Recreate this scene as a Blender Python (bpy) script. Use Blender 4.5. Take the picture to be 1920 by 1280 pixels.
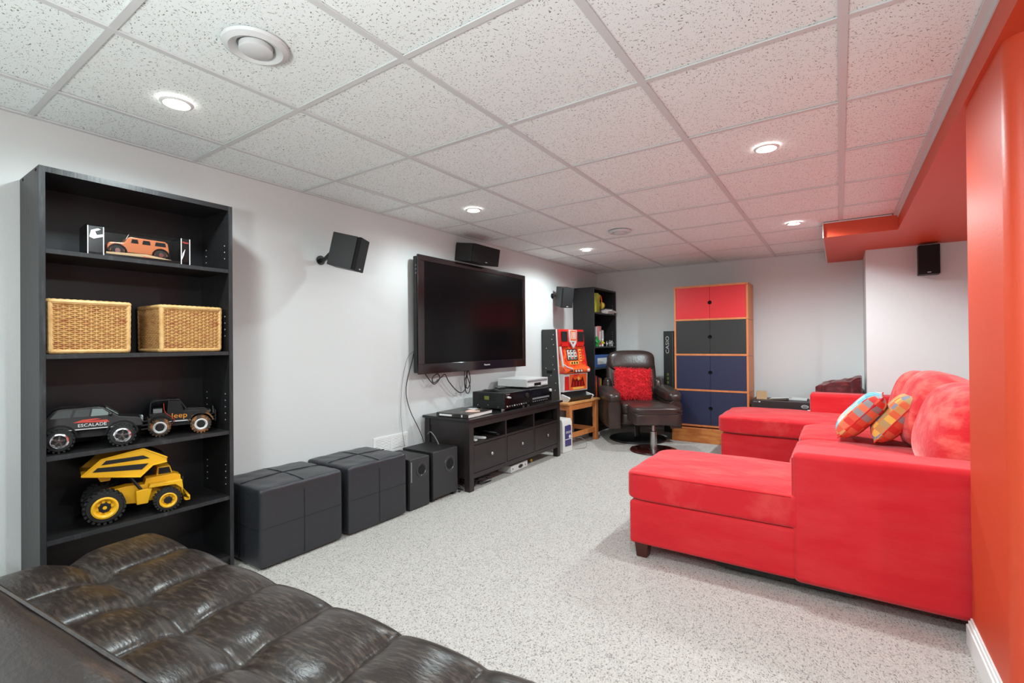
import bpy, bmesh, math, random
from mathutils import Matrix, Vector, Euler
random.seed(7)
PI = math.pi
sc = bpy.context.scene
COL = sc.collection
for o in list(bpy.data.objects):
    bpy.data.objects.remove(o)

# ------------------------------------------------------------------ camera
def setup_camera():
    yaw, pit, rol = 0.5988817, 0.0050768, -0.0085777
    f = Vector((-math.sin(yaw)*math.cos(pit), math.cos(yaw)*math.cos(pit), math.sin(pit)))
    r = Vector((math.cos(yaw), math.sin(yaw), 0)); u = r.cross(f)
    r2 = math.cos(rol)*r + math.sin(rol)*u; u2 = -math.sin(rol)*r + math.cos(rol)*u
    cd = bpy.data.cameras.new('camera'); cam = bpy.data.objects.new('camera', cd); COL.objects.link(cam)
    m = Matrix((r2, u2, -f)).transposed().to_4x4(); m.translation = Vector((1.2025, -1.1262, 1.1079))
    cam.matrix_world = m
    cd.sensor_fit = 'HORIZONTAL'; cd.sensor_width = 36; cd.lens = 900.25/1920*36; cd.clip_start = .02
    sc.camera = cam
setup_camera()

# ------------------------------------------------------------------ world, exposure
w = bpy.data.worlds.new('world'); sc.world = w; w.use_nodes = True
w.node_tree.nodes['Background'].inputs[0].default_value = (.9, .95, 1, 1)
w.node_tree.nodes['Background'].inputs[1].default_value = 0.3
sc.view_settings.view_transform = 'Standard'; sc.view_settings.look = 'None'
sc.view_settings.gamma = 1; sc.view_settings.use_curve_mapping = False
sc.view_settings.exposure = 0.12
LAMP_W = 53.0
# added fill light with no fixture, aimed up at the ceiling behind the camera
fl = bpy.data.lights.new('bounce_fill', 'AREA'); fl.shape = 'DISK'; fl.size = .35; fl.energy = 37; fl.color = (.97, 1, 1.0)
fo = bpy.data.objects.new('bounce_fill', fl); COL.objects.link(fo); fo.location = (.75, -1.75, 1.25); fo.rotation_euler = (math.radians(180-24), 0, math.radians(20))
CEIL = 2.07
XW, YB = -1.573, 5.04          # TV wall, back wall

# ------------------------------------------------------------------ materials
def lin(c):
    return tuple((x/12.92 if x <= .04045 else ((x+.055)/1.055)**2.4) for x in (v/255 for v in c))
def mat(name, rgb, rough=.5, metal=0., spec=.5, var=None, bump=None, sheen=0., coat=0., alpha=1., trans=0., emit=None, ior=None):
    """rgb in sRGB 0..255; var=(rgb2, scale, stretch xyz, lo, hi); bump=(scale, strength, stretch)"""
    m = bpy.data.materials.new(name); m.use_nodes = True
    nt = m.node_tree; b = nt.nodes['Principled BSDF']
    c = lin(rgb)+(1,)
    b.inputs['Base Color'].default_value = c; b.inputs['Roughness'].default_value = rough
    b.inputs['Metallic'].default_value = metal; b.inputs['Specular IOR Level'].default_value = spec
    if sheen: b.inputs['Sheen Weight'].default_value = sheen; b.inputs['Sheen Roughness'].default_value = .4; b.inputs['Sheen Tint'].default_value = tuple(.5+.5*q for q in c)
    if coat: b.inputs['Coat Weight'].default_value = coat; b.inputs['Coat Roughness'].default_value = .08
    if trans: b.inputs['Transmission Weight'].default_value = trans
    if alpha < 1: b.inputs['Alpha'].default_value = alpha
    if ior: b.inputs['IOR'].default_value = ior
    if emit: b.inputs['Emission Color'].default_value = lin(emit[0])+(1,); b.inputs['Emission Strength'].default_value = emit[1]
    tc = None
    def coords(st):
        nonlocal tc
        if tc is None: tc = nt.nodes.new('ShaderNodeTexCoord')
        mp = nt.nodes.new('ShaderNodeMapping'); mp.inputs['Scale'].default_value = st
        nt.links.new(tc.outputs['Object'], mp.inputs[0]); return mp.outputs[0]
    if var:
        c2, s, st, lo, hi = var
        n = nt.nodes.new('ShaderNodeTexNoise'); n.inputs['Scale'].default_value = s; n.inputs['Detail'].default_value = 5; n.inputs['Roughness'].default_value = .6
        nt.links.new(coords(st), n.inputs['Vector'])
        r = nt.nodes.new('ShaderNodeValToRGB'); e = r.color_ramp.elements
        e[0].position = lo; e[1].position = hi; e[0].color = c; e[1].color = lin(c2)+(1,)
        nt.links.new(n.outputs['Fac'], r.inputs[0]); nt.links.new(r.outputs[0], b.inputs['Base Color'])
    if bump:
        s, k, st = bump
        n = nt.nodes.new('ShaderNodeTexNoise'); n.inputs['Scale'].default_value = s; n.inputs['Detail'].default_value = 4
        nt.links.new(coords(st), n.inputs['Vector'])
        bp = nt.nodes.new('ShaderNodeBump'); bp.inputs['Strength'].default_value = k; bp.inputs['Distance'].default_value = .01
        nt.links.new(n.outputs['Fac'], bp.inputs['Height']); nt.links.new(bp.outputs[0], b.inputs['Normal'])
    return m
U = (1, 1, 1)
MT = {}
def wall_mat(name, rgb, rough=.75):
    return mat(name, rgb, rough, spec=.25, bump=(160, .05, U))
MT['wall'] = wall_mat('grey_wall_paint', (212, 214, 213))
MT['red_paint'] = mat('red_wall_paint', (206, 72, 42), .45, spec=.4, bump=(90, .05, U))
MT['white'] = mat('white_trim_paint', (235, 235, 233), .45)
MT['grid'] = mat('white_ceiling_grid', (210, 212, 212), .5)

def tile_material():
    m = bpy.data.materials.new('fissured_ceiling_tile'); m.use_nodes = True; nt = m.node_tree; L = nt.links
    b = nt.nodes['Principled BSDF']; b.inputs['Roughness'].default_value = .9; b.inputs['Specular IOR Level'].default_value = .1
    g = nt.nodes.new('ShaderNodeNewGeometry')
    wob = nt.nodes.new('ShaderNodeTexNoise'); wob.inputs['Scale'].default_value = 7; L.new(g.outputs['Position'], wob.inputs['Vector'])
    mx = nt.nodes.new('ShaderNodeVectorMath'); mx.operation = 'MULTIPLY_ADD'; mx.inputs[1].default_value = (.10, .10, 0)
    L.new(wob.outputs['Color'], mx.inputs[0]); L.new(g.outputs['Position'], mx.inputs[2])
    masks = []
    for st, rot, th, keep in (((42, 115, 1), .5, .10, .26), ((115, 46, 1), .3, .09, .26), ((150, 150, 1), 0, .10, .30)):
        mp = nt.nodes.new('ShaderNodeMapping'); mp.inputs['Scale'].default_value = st; mp.inputs['Rotation'].default_value = (0, 0, rot)
        L.new(mx.outputs[0], mp.inputs[0])
        v = nt.nodes.new('ShaderNodeTexVoronoi'); v.voronoi_dimensions = '2D'; v.inputs['Scale'].default_value = 1; L.new(mp.outputs[0], v.inputs['Vector'])
        a = nt.nodes.new('ShaderNodeMapRange'); a.inputs[1].default_value = th; a.inputs[2].default_value = th+.08; a.inputs[3].default_value = 1; a.inputs[4].default_value = 0
        L.new(v.outputs['Distance'], a.inputs[0])
        sp = nt.nodes.new('ShaderNodeSeparateColor'); L.new(v.outputs['Color'], sp.inputs[0])
        c = nt.nodes.new('ShaderNodeMath'); c.operation = 'LESS_THAN'; c.inputs[1].default_value = keep; L.new(sp.outputs[0], c.inputs[0])
        q = nt.nodes.new('ShaderNodeMath'); q.operation = 'MULTIPLY'; L.new(a.outputs[0], q.inputs[0]); L.new(c.outputs[0], q.inputs[1])
        masks.append(q.outputs[0])
    x = masks[0]
    for y in masks[1:]:
        q = nt.nodes.new('ShaderNodeMath'); q.operation = 'MAXIMUM'; L.new(x, q.inputs[0]); L.new(y, q.inputs[1]); x = q.outputs[0]
    r = nt.nodes.new('ShaderNodeMix'); r.data_type = 'RGBA'
    r.inputs['A'].default_value = lin((240, 246, 245))+(1,); r.inputs['B'].default_value = lin((134, 131, 128))+(1,)
    L.new(x, r.inputs['Factor']); L.new(r.outputs['Result'], b.inputs['Base Color'])
    bp = nt.nodes.new('ShaderNodeBump'); bp.invert = True; bp.inputs['Strength'].default_value = .5; bp.inputs['Distance'].default_value = .003
    L.new(x, bp.inputs['Height']); L.new(bp.outputs[0], b.inputs['Normal'])
    return m
MT['tile'] = tile_material()

def carpet_material():
    m = bpy.data.materials.new('berber_carpet'); m.use_nodes = True; nt = m.node_tree; L = nt.links
    b = nt.nodes['Principled BSDF']; b.inputs['Roughness'].default_value = 1; b.inputs['Specular IOR Level'].default_value = .05
    g = nt.nodes.new('ShaderNodeNewGeometry')
    mp = nt.nodes.new('ShaderNodeMapping'); mp.inputs['Scale'].default_value = (250, 180, 1); mp.inputs['Rotation'].default_value = (0, 0, .5); L.new(g.outputs['Position'], mp.inputs[0])
    v = nt.nodes.new('ShaderNodeTexVoronoi'); v.voronoi_dimensions = '2D'; v.inputs['Scale'].default_value = 1; L.new(mp.outputs[0], v.inputs['Vector'])
    n = nt.nodes.new('ShaderNodeTexNoise'); n.inputs['Scale'].default_value = 55; n.inputs['Detail'].default_value = 3; L.new(g.outputs['Position'], n.inputs['Vector'])
    sp = nt.nodes.new('ShaderNodeSeparateColor'); L.new(v.outputs['Color'], sp.inputs[0])
    r = nt.nodes.new('ShaderNodeValToRGB'); e = r.color_ramp.elements
    e[0].position = 0; e[0].color = lin((136, 129, 123))+(1,); e[1].position = 1; e[1].color = lin((206, 201, 195))+(1,)
    k = e.new(.08); k.color = lin((160, 154, 149))+(1,); k = e.new(.2); k.color = lin((187, 182, 176))+(1,)
    L.new(sp.outputs[0], r.inputs[0])
    # the gaps between loops are mixed darker
    ed = nt.nodes.new('ShaderNodeMapRange'); ed.inputs[1].default_value = .45; ed.inputs[2].default_value = .9; ed.inputs[3].default_value = 0; ed.inputs[4].default_value = .3
    L.new(v.outputs['Distance'], ed.inputs[0])
    mx = nt.nodes.new('ShaderNodeMix'); mx.data_type = 'RGBA'; L.new(ed.outputs[0], mx.inputs['Factor']); L.new(r.outputs[0], mx.inputs['A']); mx.inputs['B'].default_value = lin((140, 132, 126))+(1,)
    L.new(mx.outputs['Result'], b.inputs['Base Color'])
    h = nt.nodes.new('ShaderNodeMath'); h.operation = 'MULTIPLY_ADD'; h.inputs[1].default_value = .6; L.new(n.outputs['Fac'], h.inputs[0])
    iv = nt.nodes.new('ShaderNodeMath'); iv.operation = 'SUBTRACT'; iv.inputs[0].default_value = 1; L.new(v.outputs['Distance'], iv.inputs[1]); L.new(iv.outputs[0], h.inputs[2])
    bp = nt.nodes.new('ShaderNodeBump'); bp.inputs['Strength'].default_value = .7; bp.inputs['Distance'].default_value = .004
    L.new(h.outputs[0], bp.inputs['Height']); L.new(bp.outputs[0], b.inputs['Normal'])
    return m
MT['carpet'] = carpet_material()

MT['black_wood'] = mat('black_brown_laminate', (24, 23, 24), .42, var=((36, 35, 36), 14, (1, 1, 14), .35, .75), bump=(60, .12, (1, 1, .06)))
MT['black_panel'] = mat('black_back_panel', (20, 20, 23), .38, spec=.45)
MT['black_edge'] = mat('worn_black_edge', (36, 38, 40), .5, var=((70, 74, 76), 40, (1, 1, .15), .55, .8))
MT['bench'] = mat('dark_brown_stain', (33, 27, 27), .38, var=((44, 36, 36), 9, (1, .2, 1), .4, .7))
MT['bench_top'] = mat('dark_brown_top', (30, 26, 27), .3)
MT['nickel'] = mat('brushed_nickel', (190, 190, 190), .25, 1)
MT['chrome'] = mat('chrome', (225, 225, 228), .12, 1)
MT['black_plastic'] = mat('black_plastic', (22, 22, 23), .45, bump=(300, .05, U))
MT['gloss_black'] = mat('gloss_black_plastic', (12, 12, 13), .12, coat=.4)
MT['screen'] = mat('black_glass_screen', (6, 6, 8), .16, spec=.22)
MT['speaker_vinyl'] = mat('black_vinyl_cabinet', (24, 22, 23), .5, bump=(200, .08, U))
MT['grille'] = mat('speaker_grille_cloth', (19, 17, 18), .9, bump=(700, .3, U))
MT['ott'] = mat('black_leatherette', (44, 45, 49), .36, spec=.5, bump=(60, .16, U))
MT['seam'] = mat('dark_stitch_seam', (14, 14, 15), .7)
MT['brown_leather'] = mat('dark_brown_leather', (54, 42, 39), .3, spec=.55, var=((72, 57, 52), 6, U, .45, .75), bump=(70, .12, U))
MT['futon'] = mat('worn_brown_leather', (40, 33, 30), .3, spec=.55, var=((98, 85, 75), 16, (1.2, 7, 3), .48, .88), bump=(55, .10, (1, 2.5, 1)))
MT['futon_back'] = mat('worn_brown_leather_back', (38, 31, 29), .33, spec=.5, var=((86, 66, 54), 6, (1, 5, 3), .55, .9), bump=(55, .12, (1, 2.5, 1)))
MT['sofa'] = mat('red_microsuede', (204, 38, 46), .85, spec=.15, sheen=.5, var=((210, 54, 58), 4.2, (1, 1, 3), .4, .75), bump=(7, .4, (1, 1, 2.5)))
MT['sofa_cushion'] = mat('red_microsuede_seat', (206, 40, 48), .85, spec=.15, sheen=.5, var=((224, 86, 80), 5, (1, 2.2, 1), .5, .82), bump=(9, .6, (1, 2, 1)))
MT['sofa_back'] = mat('red_microsuede_cushion', (206, 42, 48), .85, spec=.15, sheen=.5, var=((228, 100, 90), 5, (1, 1, 2), .45, .62), bump=(10, .9, (1, 1, 2)))
MT['leg_wood'] = mat('dark_red_wood', (70, 26, 18), .4)
MT['pine'] = mat('orange_pine', (196, 116, 62), .42, var=((216, 142, 84), 7, (1, 8, 1), .35, .7))
MT['pine_top'] = mat('light_pine_top', (218, 160, 100), .4, var=((196, 128, 68), 7, (8, 1, 1), .4, .75))
MT['birch'] = mat('orange_birch', (206, 128, 76), .45, var=((192, 108, 60), 8, (3, 3, .4), .4, .7))
MT['plinth'] = mat('cherry_veneer', (176, 96, 42), .4, var=((204, 132, 66), 5, (1, 1, 6), .4, .65))
MT['door_red'] = mat('red_door_lacquer', (208, 36, 44), .42)
MT['door_black'] = mat('black_door_lacquer', (36, 36, 35), .5)
MT['door_navy'] = mat('navy_door_lacquer', (33, 36, 66), .45)
MT['port_plastic'] = mat('dark_grey_port', (52, 53, 55), .25)
MT['speaker_face'] = mat('charcoal_speaker_face', (45, 46, 48), .5)
MT['hole'] = mat('dark_hole', (5, 5, 5), .9)
MT['wicker'] = mat('wicker_cane', (206, 158, 96), .55, var=((176, 106, 66), 16, (1, 1, 3), .5, .72))
MT['wicker_rim'] = mat('pale_cane_wrap', (220, 180, 120), .5, var=((196, 146, 84), 30, U, .4, .7))
MT['tyre'] = mat('black_rubber', (24, 24, 24), .7)
MT['tyre_mud'] = mat('muddy_rubber', (58, 52, 46), .85, var=((172, 112, 62), 28, U, .46, .62))
MT['toy_black'] = mat('black_toy_paint', (15, 15, 16), .28, coat=.15)
MT['toy_glass'] = mat('toy_window', (104, 116, 112), .15)
MT['toy_dark_glass'] = mat('toy_dark_window', (30, 33, 34), .12)
MT['toy_mud'] = mat('muddy_toy_paint', (24, 22, 21), .35, var=((160, 112, 60), 14, U, .52, .66))
MT['yellow'] = mat('yellow_toy_plastic', (236, 176, 28), .35)
MT['orange_car'] = mat('copper_car_paint', (202, 118, 78), .25, metal=.2, coat=.5)
MT['letter_white'] = mat('white_print', (232, 232, 232), .5)
MT['letter_orange'] = mat('orange_print', (228, 144, 36), .5)
MT['decal_red'] = mat('red_print', (206, 70, 58), .5)
MT['card_black'] = mat('black_gloss_card', (16, 18, 18), .2)
MT['cardboard'] = mat('cardboard', (186, 156, 118), .8)
MT['clear'] = mat('clear_plastic', (30, 32, 32), .05, alpha=.07)
MT['silver'] = mat('silver_plastic', (208, 208, 206), .45, metal=.1)
MT['silver_dark'] = mat('grey_plastic', (120, 122, 124), .4)
MT['slot_side'] = mat('dark_grey_cabinet', (48, 49, 48), .5)
MT['slot_red'] = mat('red_gloss_plastic', (206, 36, 32), .28, coat=.3)
MT['slot_orange'] = mat('orange_art_plastic', (232, 100, 44), .3, var=((214, 42, 30), 9, U, .45, .6))
MT['slot_art'] = mat('dark_red_art', (110, 24, 16), .35)
MT['slot_yellow'] = mat('yellow_art', (234, 182, 92), .35)
MT['reel'] = mat('white_reel', (206, 214, 206), .4)
MT['shag'] = mat('red_shag', (236, 34, 48), .8, sheen=.3, var=((216, 22, 36), 30, U, .4, .6))
MT['burgundy'] = mat('burgundy_velvet', (84, 10, 16), .6, sheen=.8, var=((126, 26, 30), 12, (1, 1, 3), .5, .65), bump=(16, .6, U))
MT['paper'] = mat('paper_pages', (226, 224, 220), .8)
MT['cover'] = mat('dark_photo_cover', (38, 35, 33), .3, var=((150, 128, 110), 9, U, .56, .66))
MT['pink'] = mat('pale_pink_print', (236, 196, 180), .5)
MT['yellow_green'] = mat('yellow_green_cover', (196, 198, 60), .5)
MT['blue'] = mat('blue_box_card', (36, 84, 160), .45)
MT['green'] = mat('green_toy_plastic', (40, 148, 70), .4)
MT['toy_yellow'] = mat('soft_yellow_plastic', (222, 190, 60), .45)
MT['toy_red'] = mat('red_print_card', (200, 52, 46), .45, var=((236, 150, 70), 18, U, .5, .6))
MT['toy_pink'] = mat('pink_card', (214, 130, 130), .5)
MT['toy_white'] = mat('white_toy_plastic', (218, 218, 214), .4)
MT['purple'] = mat('purple_label', (66, 60, 116), .4)
MT['wire_red'] = mat('red_wire', (188, 52, 40), .5)
MT['led'] = mat('display_window', (20, 22, 26), .15)
MT['meter'] = mat('olive_label', (112, 116, 48), .5)
MT['amp'] = mat('dark_brown_case', (46, 32, 33), .45)
MT['lamp_glow'] = mat('downlight_lens', (255, 255, 255), .4, emit=((255, 250, 242), 60.0))

def patch_material(name, cols, scale):
    m = bpy.data.materials.new(name); m.use_nodes = True; nt = m.node_tree; L = nt.links; b = nt.nodes['Principled BSDF']; b.inputs['Roughness'].default_value = .85
    tc = nt.nodes.new('ShaderNodeTexCoord'); mp = nt.nodes.new('ShaderNodeMapping'); mp.inputs['Scale'].default_value = (scale, scale*1.6, 0); L.new(tc.outputs['Object'], mp.inputs[0])
    fl = nt.nodes.new('ShaderNodeVectorMath'); fl.operation = 'FLOOR'; L.new(mp.outputs[0], fl.inputs[0])
    wn = nt.nodes.new('ShaderNodeTexWhiteNoise'); wn.noise_dimensions = '2D'; L.new(fl.outputs[0], wn.inputs['Vector'])
    r = nt.nodes.new('ShaderNodeValToRGB'); r.color_ramp.interpolation = 'CONSTANT'; e = r.color_ramp.elements
    e[0].color = lin(cols[0])+(1,); e[0].position = 0
    for i, c in enumerate(cols[1:], 1):
        if i == 1: e[1].position = 1/len(cols); e[1].color = lin(c)+(1,)
        else: q = e.new(i/len(cols)); q.color = lin(c)+(1,)
    L.new(wn.outputs['Value'], r.inputs[0]); L.new(r.outputs[0], b.inputs['Base Color'])
    return m
MT['patch_a'] = patch_material('red_patchwork', [(206, 38, 44), (220, 92, 66), (206, 150, 96), (196, 40, 60), (226, 120, 84), (150, 150, 150), (214, 60, 50)], 26)
MT['patch_b'] = patch_material('amber_patchwork', [(206, 120, 62), (226, 176, 80), (128, 132, 150), (196, 140, 80), (214, 100, 60), (176, 150, 100)], 26)
MT['patch_c'] = patch_material('blue_patchwork', [(110, 180, 196), (206, 206, 216), (150, 196, 206), (226, 190, 160), (96, 150, 180)], 18)

# ------------------------------------------------------------------ mesh helpers
class MB:
    def __init__(s, xf=None): s.v = []; s.f = []; s.xf = xf or Matrix.Identity(4)
    def add(s, vs, fs, xf=None):
        m = s.xf @ xf if xf is not None else s.xf
        k = len(s.v); s.v += [tuple(m @ Vector(p)) for p in vs]; s.f += [tuple(i+k for i in f) for f in fs]; return s
    def box(s, x0, x1, y0, y1, z0, z1, xf=None):
        return s.add([(x, y, z) for x in (x0, x1) for y in (y0, y1) for z in (z0, z1)],
                     [(0, 1, 3, 2), (4, 6, 7, 5), (0, 4, 5, 1), (2, 3, 7, 6), (0, 2, 6, 4), (1, 5, 7, 3)], xf)
    def prism(s, poly, a, b, axis='y', xf=None):
        """poly in the plane normal to axis: (x,z) for y, (x,y) for z, (y,z) for x"""
        n = len(poly)
        P = {'y': lambda p, t: (p[0], t, p[1]), 'z': lambda p, t: (p[0], p[1], t), 'x': lambda p, t: (t, p[0], p[1])}[axis]
        vs = [P(p, a) for p in poly]+[P(p, b) for p in poly]
        fs = [tuple(range(n))[::-1], tuple(range(n, 2*n))]+[(i, (i+1) % n, n+(i+1) % n, n+i) for i in range(n)]
        return s.add(vs, fs, xf)
    def cyl(s, p0, p1, r0, r1=None, n=16, xf=None):
        return s.tube([p0, p1], [r0, r0 if r1 is None else r1], n, xf)
    def tube(s, pts, r, n=6, xf=None, closed=False):
        pts = [Vector(p) for p in pts]; k = len(pts)
        rs = r if isinstance(r, (list, tuple)) else [r]*k
        vs = []; fs = []
        ref = None
        for i, p in enumerate(pts):
            a = pts[(i-1) % k] if closed or i > 0 else p; b = pts[(i+1) % k] if closed or i < k-1 else p
            t = (b-a).normalized() if (b-a).length > 1e-9 else Vector((0, 0, 1))
            if ref is None: ref = Vector((0, 0, 1)) if abs(t.z) < .9 else Vector((1, 0, 0))
            u = (ref - t*ref.dot(t))
            if u.length < 1e-4: u = t.orthogonal()
            u.normalize(); w_ = t.cross(u); ref = u
            for j in range(n):
                q = 2*PI*j/n; vs.append(p+(u*math.cos(q)+w_*math.sin(q))*rs[i])
        for i in range(k if closed else k-1):
            for j in range(n):
                fs.append((i*n+j, i*n+(j+1) % n, ((i+1) % k)*n+(j+1) % n, ((i+1) % k)*n+j))
        if not closed: fs += [tuple(range(n))[::-1], tuple(range((k-1)*n, k*n))]
        return s.add(vs, fs, xf)
    def lathe(s, prof, n=24, xf=None):
        """prof [(r,z)...] about z"""
        vs = [(r*math.cos(2*PI*j/n), r*math.sin(2*PI*j/n), z) for r, z in prof for j in range(n)]
        fs = [(i*n+j, i*n+(j+1) % n, (i+1)*n+(j+1) % n, (i+1)*n+j) for i in range(len(prof)-1) for j in range(n)]
        k = len(prof)
        if prof[0][0] > .0035 and prof[-1][0] > .0035: fs += [((k-1)*n+j, (k-1)*n+(j+1) % n, (j+1) % n, j) for j in range(n)]   # a ring closes on itself
        else: fs += [tuple(range(n))[::-1], tuple(range((k-1)*n, k*n))]
        return s.add(vs, fs, xf)
    def grid(s, nu, nv, fn, xf=None, thick=None, cu=False, cv=False):
        vs = [fn(i/(nu-(0 if cu else 1)), j/(nv-(0 if cv else 1))) for i in range(nu) for j in range(nv)]
        fs = [(i*nv+j, ((i+1) % nu)*nv+j, ((i+1) % nu)*nv+(j+1) % nv, i*nv+(j+1) % nv) for i in range(nu if cu else nu-1) for j in range(nv if cv else nv-1)]
        return s.add(vs, fs, xf)
    def rbox(s, x0, x1, y0, y1, z0, z1, e=6, crown=0., n=16, ez=None, xf=None, wr=0.):
        """superellipsoid cushion: squarish rounded block"""
        cx, cy, cz = (x0+x1)/2, (y0+y1)/2, (z0+z1)/2; a, b, c = (x1-x0)/2, (y1-y0)/2, (z1-z0)/2
        bm = bmesh.new(); bmesh.ops.create_cube(bm, size=2); bmesh.ops.subdivide_edges(bm, edges=bm.edges[:], cuts=n, use_grid_fill=True)
        vs = []
        for v in bm.verts:
            p = v.co
            # push grid towards the edges so the rounding is well sampled
            q = [math.copysign(1-(1-abs(t))**1.35, t) for t in p]
            k = (abs(q[0])**e+abs(q[1])**e+abs(q[2])**(ez or e))**(-1/e)
            q = [t*k for t in q]
            z = cz+c*q[2]
            if crown: z += math.copysign(crown, q[2])*max(0, (1-q[0]**2))*max(0, 1-q[1]**2)*abs(q[2])
            if wr: z += wr*math.sin(9*q[0]+5*q[1]*q[1])*math.cos(7*q[1]+3*q[0])*(1 if q[2] > 0 else 0)
            vs.append((cx+a*q[0], cy+b*q[1], z))
        bm.verts.index_update()
        fs = [tuple(v.index for v in f.verts) for f in bm.faces]; bm.free()
        return s.add(vs, fs, xf)
    def pillow(s, w_, h, t, n=18, xf=None, power=.55):
        """square cushion lying in xy, thickness t, pinched corners"""
        vs = []; fs = []
        for sg in (1, -1):
            k = len(vs)
            for i in range(n+1):
                for j in range(n+1):
                    u = i/n*2-1; v = j/n*2-1
                    d = max(0, (1-u**4))*max(0, (1-v**4))
                    pin = 1-.07*(1-abs(v)**2)*abs(u)**3; pin2 = 1-.07*(1-abs(u)**2)*abs(v)**3
                    vs.append((u*w_/2*pin, v*h/2*pin2, sg*t/2*d**power))
            for i in range(n):
                for j in range(n):
                    a = k+i*(n+1)+j; q = (a, a+n+1, a+n+2, a+1); fs.append(q if sg > 0 else q[::-1])
        return s.add(vs, fs, xf)

def make_mesh(name, mb, weld=True):
    me = bpy.data.meshes.new(name); me.from_pydata(mb.v, [], mb.f)
    bm = bmesh.new(); bm.from_mesh(me)
    if weld: bmesh.ops.remove_doubles(bm, verts=bm.verts[:], dist=1e-5)
    bmesh.ops.recalc_face_normals(bm, faces=bm.faces[:]); bm.to_mesh(me); bm.free(); return me
def part(name, mb, m, parent=None, bevel=0., smooth=False, seg=2, label=None, sub=0):
    me = make_mesh(name, mb, weld=not name.startswith('weave'))
    mm = MT[m] if isinstance(m, str) else m
    me.materials.append(mm)
    if smooth or bevel: me.polygons.foreach_set('use_smooth', [True]*len(me.polygons))
    if smooth and not bevel:
        me.set_sharp_from_angle(angle=math.radians(42))
    o = bpy.data.objects.new(name, me); COL.objects.link(o)
    if parent: o.parent = parent
    if bevel:
        b = o.modifiers.new('bevel', 'BEVEL'); b.width = bevel; b.segments = seg; b.limit_method = 'ANGLE'; b.angle_limit = math.radians(40); b.harden_normals = True
    if sub:
        q = o.modifiers.new('sub', 'SUBSURF'); q.levels = sub; q.render_levels = sub
    if label: o['label'] = label
    return o
def tag(o, label, cat, group=None):
    o['label'] = label; o['category'] = cat
    if group: o['group'] = group
    return o
def struct(o): o['kind'] = 'structure'; return o
def thing(name, label, cat, loc=(0, 0, 0), rz=0., group=None):
    o = bpy.data.objects.new(name, None); COL.objects.link(o); o.location = loc; o.rotation_euler = (0, 0, rz)
    o.empty_display_size = .05
    return tag(o, label, cat, group)
def W(o):
    """builder that takes world coordinates for a part of thing o"""
    return MB((Matrix.Translation(o.location) @ o.rotation_euler.to_matrix().to_4x4()).inverted())
def copy_tree(o, label, loc=None, rz=None):
    c = o.copy(); COL.objects.link(c); c['label'] = label
    if loc: c.location = loc
    if rz is not None: c.rotation_euler = (0, 0, rz)
    for ch in [x for x in bpy.data.objects if x.parent == o]:
        d = ch.copy(); COL.objects.link(d); d.parent = c
        for g in [x for x in bpy.data.objects if x.parent == ch]:
            h = g.copy(); COL.objects.link(h); h.parent = d
    return c
def T(x=0, y=0, z=0): return Matrix.Translation((x, y, z))
def R(a, ax): return Matrix.Rotation(math.radians(a), 4, ax)
def text(name, s, size, m, parent, xf, ext=.0004, align='CENTER', label=None, sx=1.):
    cu = bpy.data.curves.new('t', 'FONT'); cu.body = s; cu.size = size; cu.extrude = ext; cu.align_x = align; cu.align_y = 'CENTER'; cu.resolution_u = 3
    to = bpy.data.objects.new('t', cu); COL.objects.link(to)
    bpy.context.view_layer.update()
    me = bpy.data.meshes.new_from_object(to); bpy.data.objects.remove(to); bpy.data.curves.remove(cu)
    me.transform(xf @ Matrix.Diagonal((sx, 1, 1, 1))); me.materials.clear(); me.materials.append(MT[m])
    o = bpy.data.objects.new(name, me); COL.objects.link(o); o.parent = parent
    if label: o['label'] = label
    return o
def arc(cx, cy, r, a0, a1, n):
    return [(cx+r*math.cos(math.radians(a0+(a1-a0)*i/n)), cy+r*math.sin(math.radians(a0+(a1-a0)*i/n))) for i in range(n+1)]
def catmull(pts, k=6):
    P = [Vector(p) for p in pts]; out = []
    for i in range(len(P)-1):
        a = P[max(i-1, 0)]; b = P[i]; c = P[i+1]; d = P[min(i+2, len(P)-1)]
        for j in range(k):
            t = j/k; out.append(.5*((2*b)+(c-a)*t+(2*a-5*b+4*c-d)*t*t+(3*b-a-3*c+d)*t**3))
    return out+[P[-1]]

# ================================================================== THE ROOM
XR, YF = 3.3, -3.2
SOF = 1.948
struct(part('floor', MB().box(XW-.1, XR+.1, YF-.1, YB+.1, -.1, 0), 'carpet'))
struct(part('wall_left', MB().box(XW-.1, XW, YF-.1, YB+.1, 0, CEIL+.1), 'wall'))
struct(part('wall_back', MB().box(XW, XR, YB, YB+.1, 0, CEIL+.1), 'wall'))
struct(part('wall_alcove', MB().box(1.408, XR, 4.40, YB, 0, SOF), 'wall'))
struct(part('wall_right', MB().box(XR, XR+.1, YF, YB, 0, CEIL+.1), 'wall'))
struct(part('wall_front', MB().box(XW, XR, YF-.1, YF, 0, CEIL+.1), 'wall'))
bk = struct(part('wall_bulkhead', MB().prism([(1.575, YF), (XR, YF), (XR, YB), (1.103, YB), (1.103, 3.52), (1.575, 3.52)], SOF, CEIL, 'z'), 'red_paint'))
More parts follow.
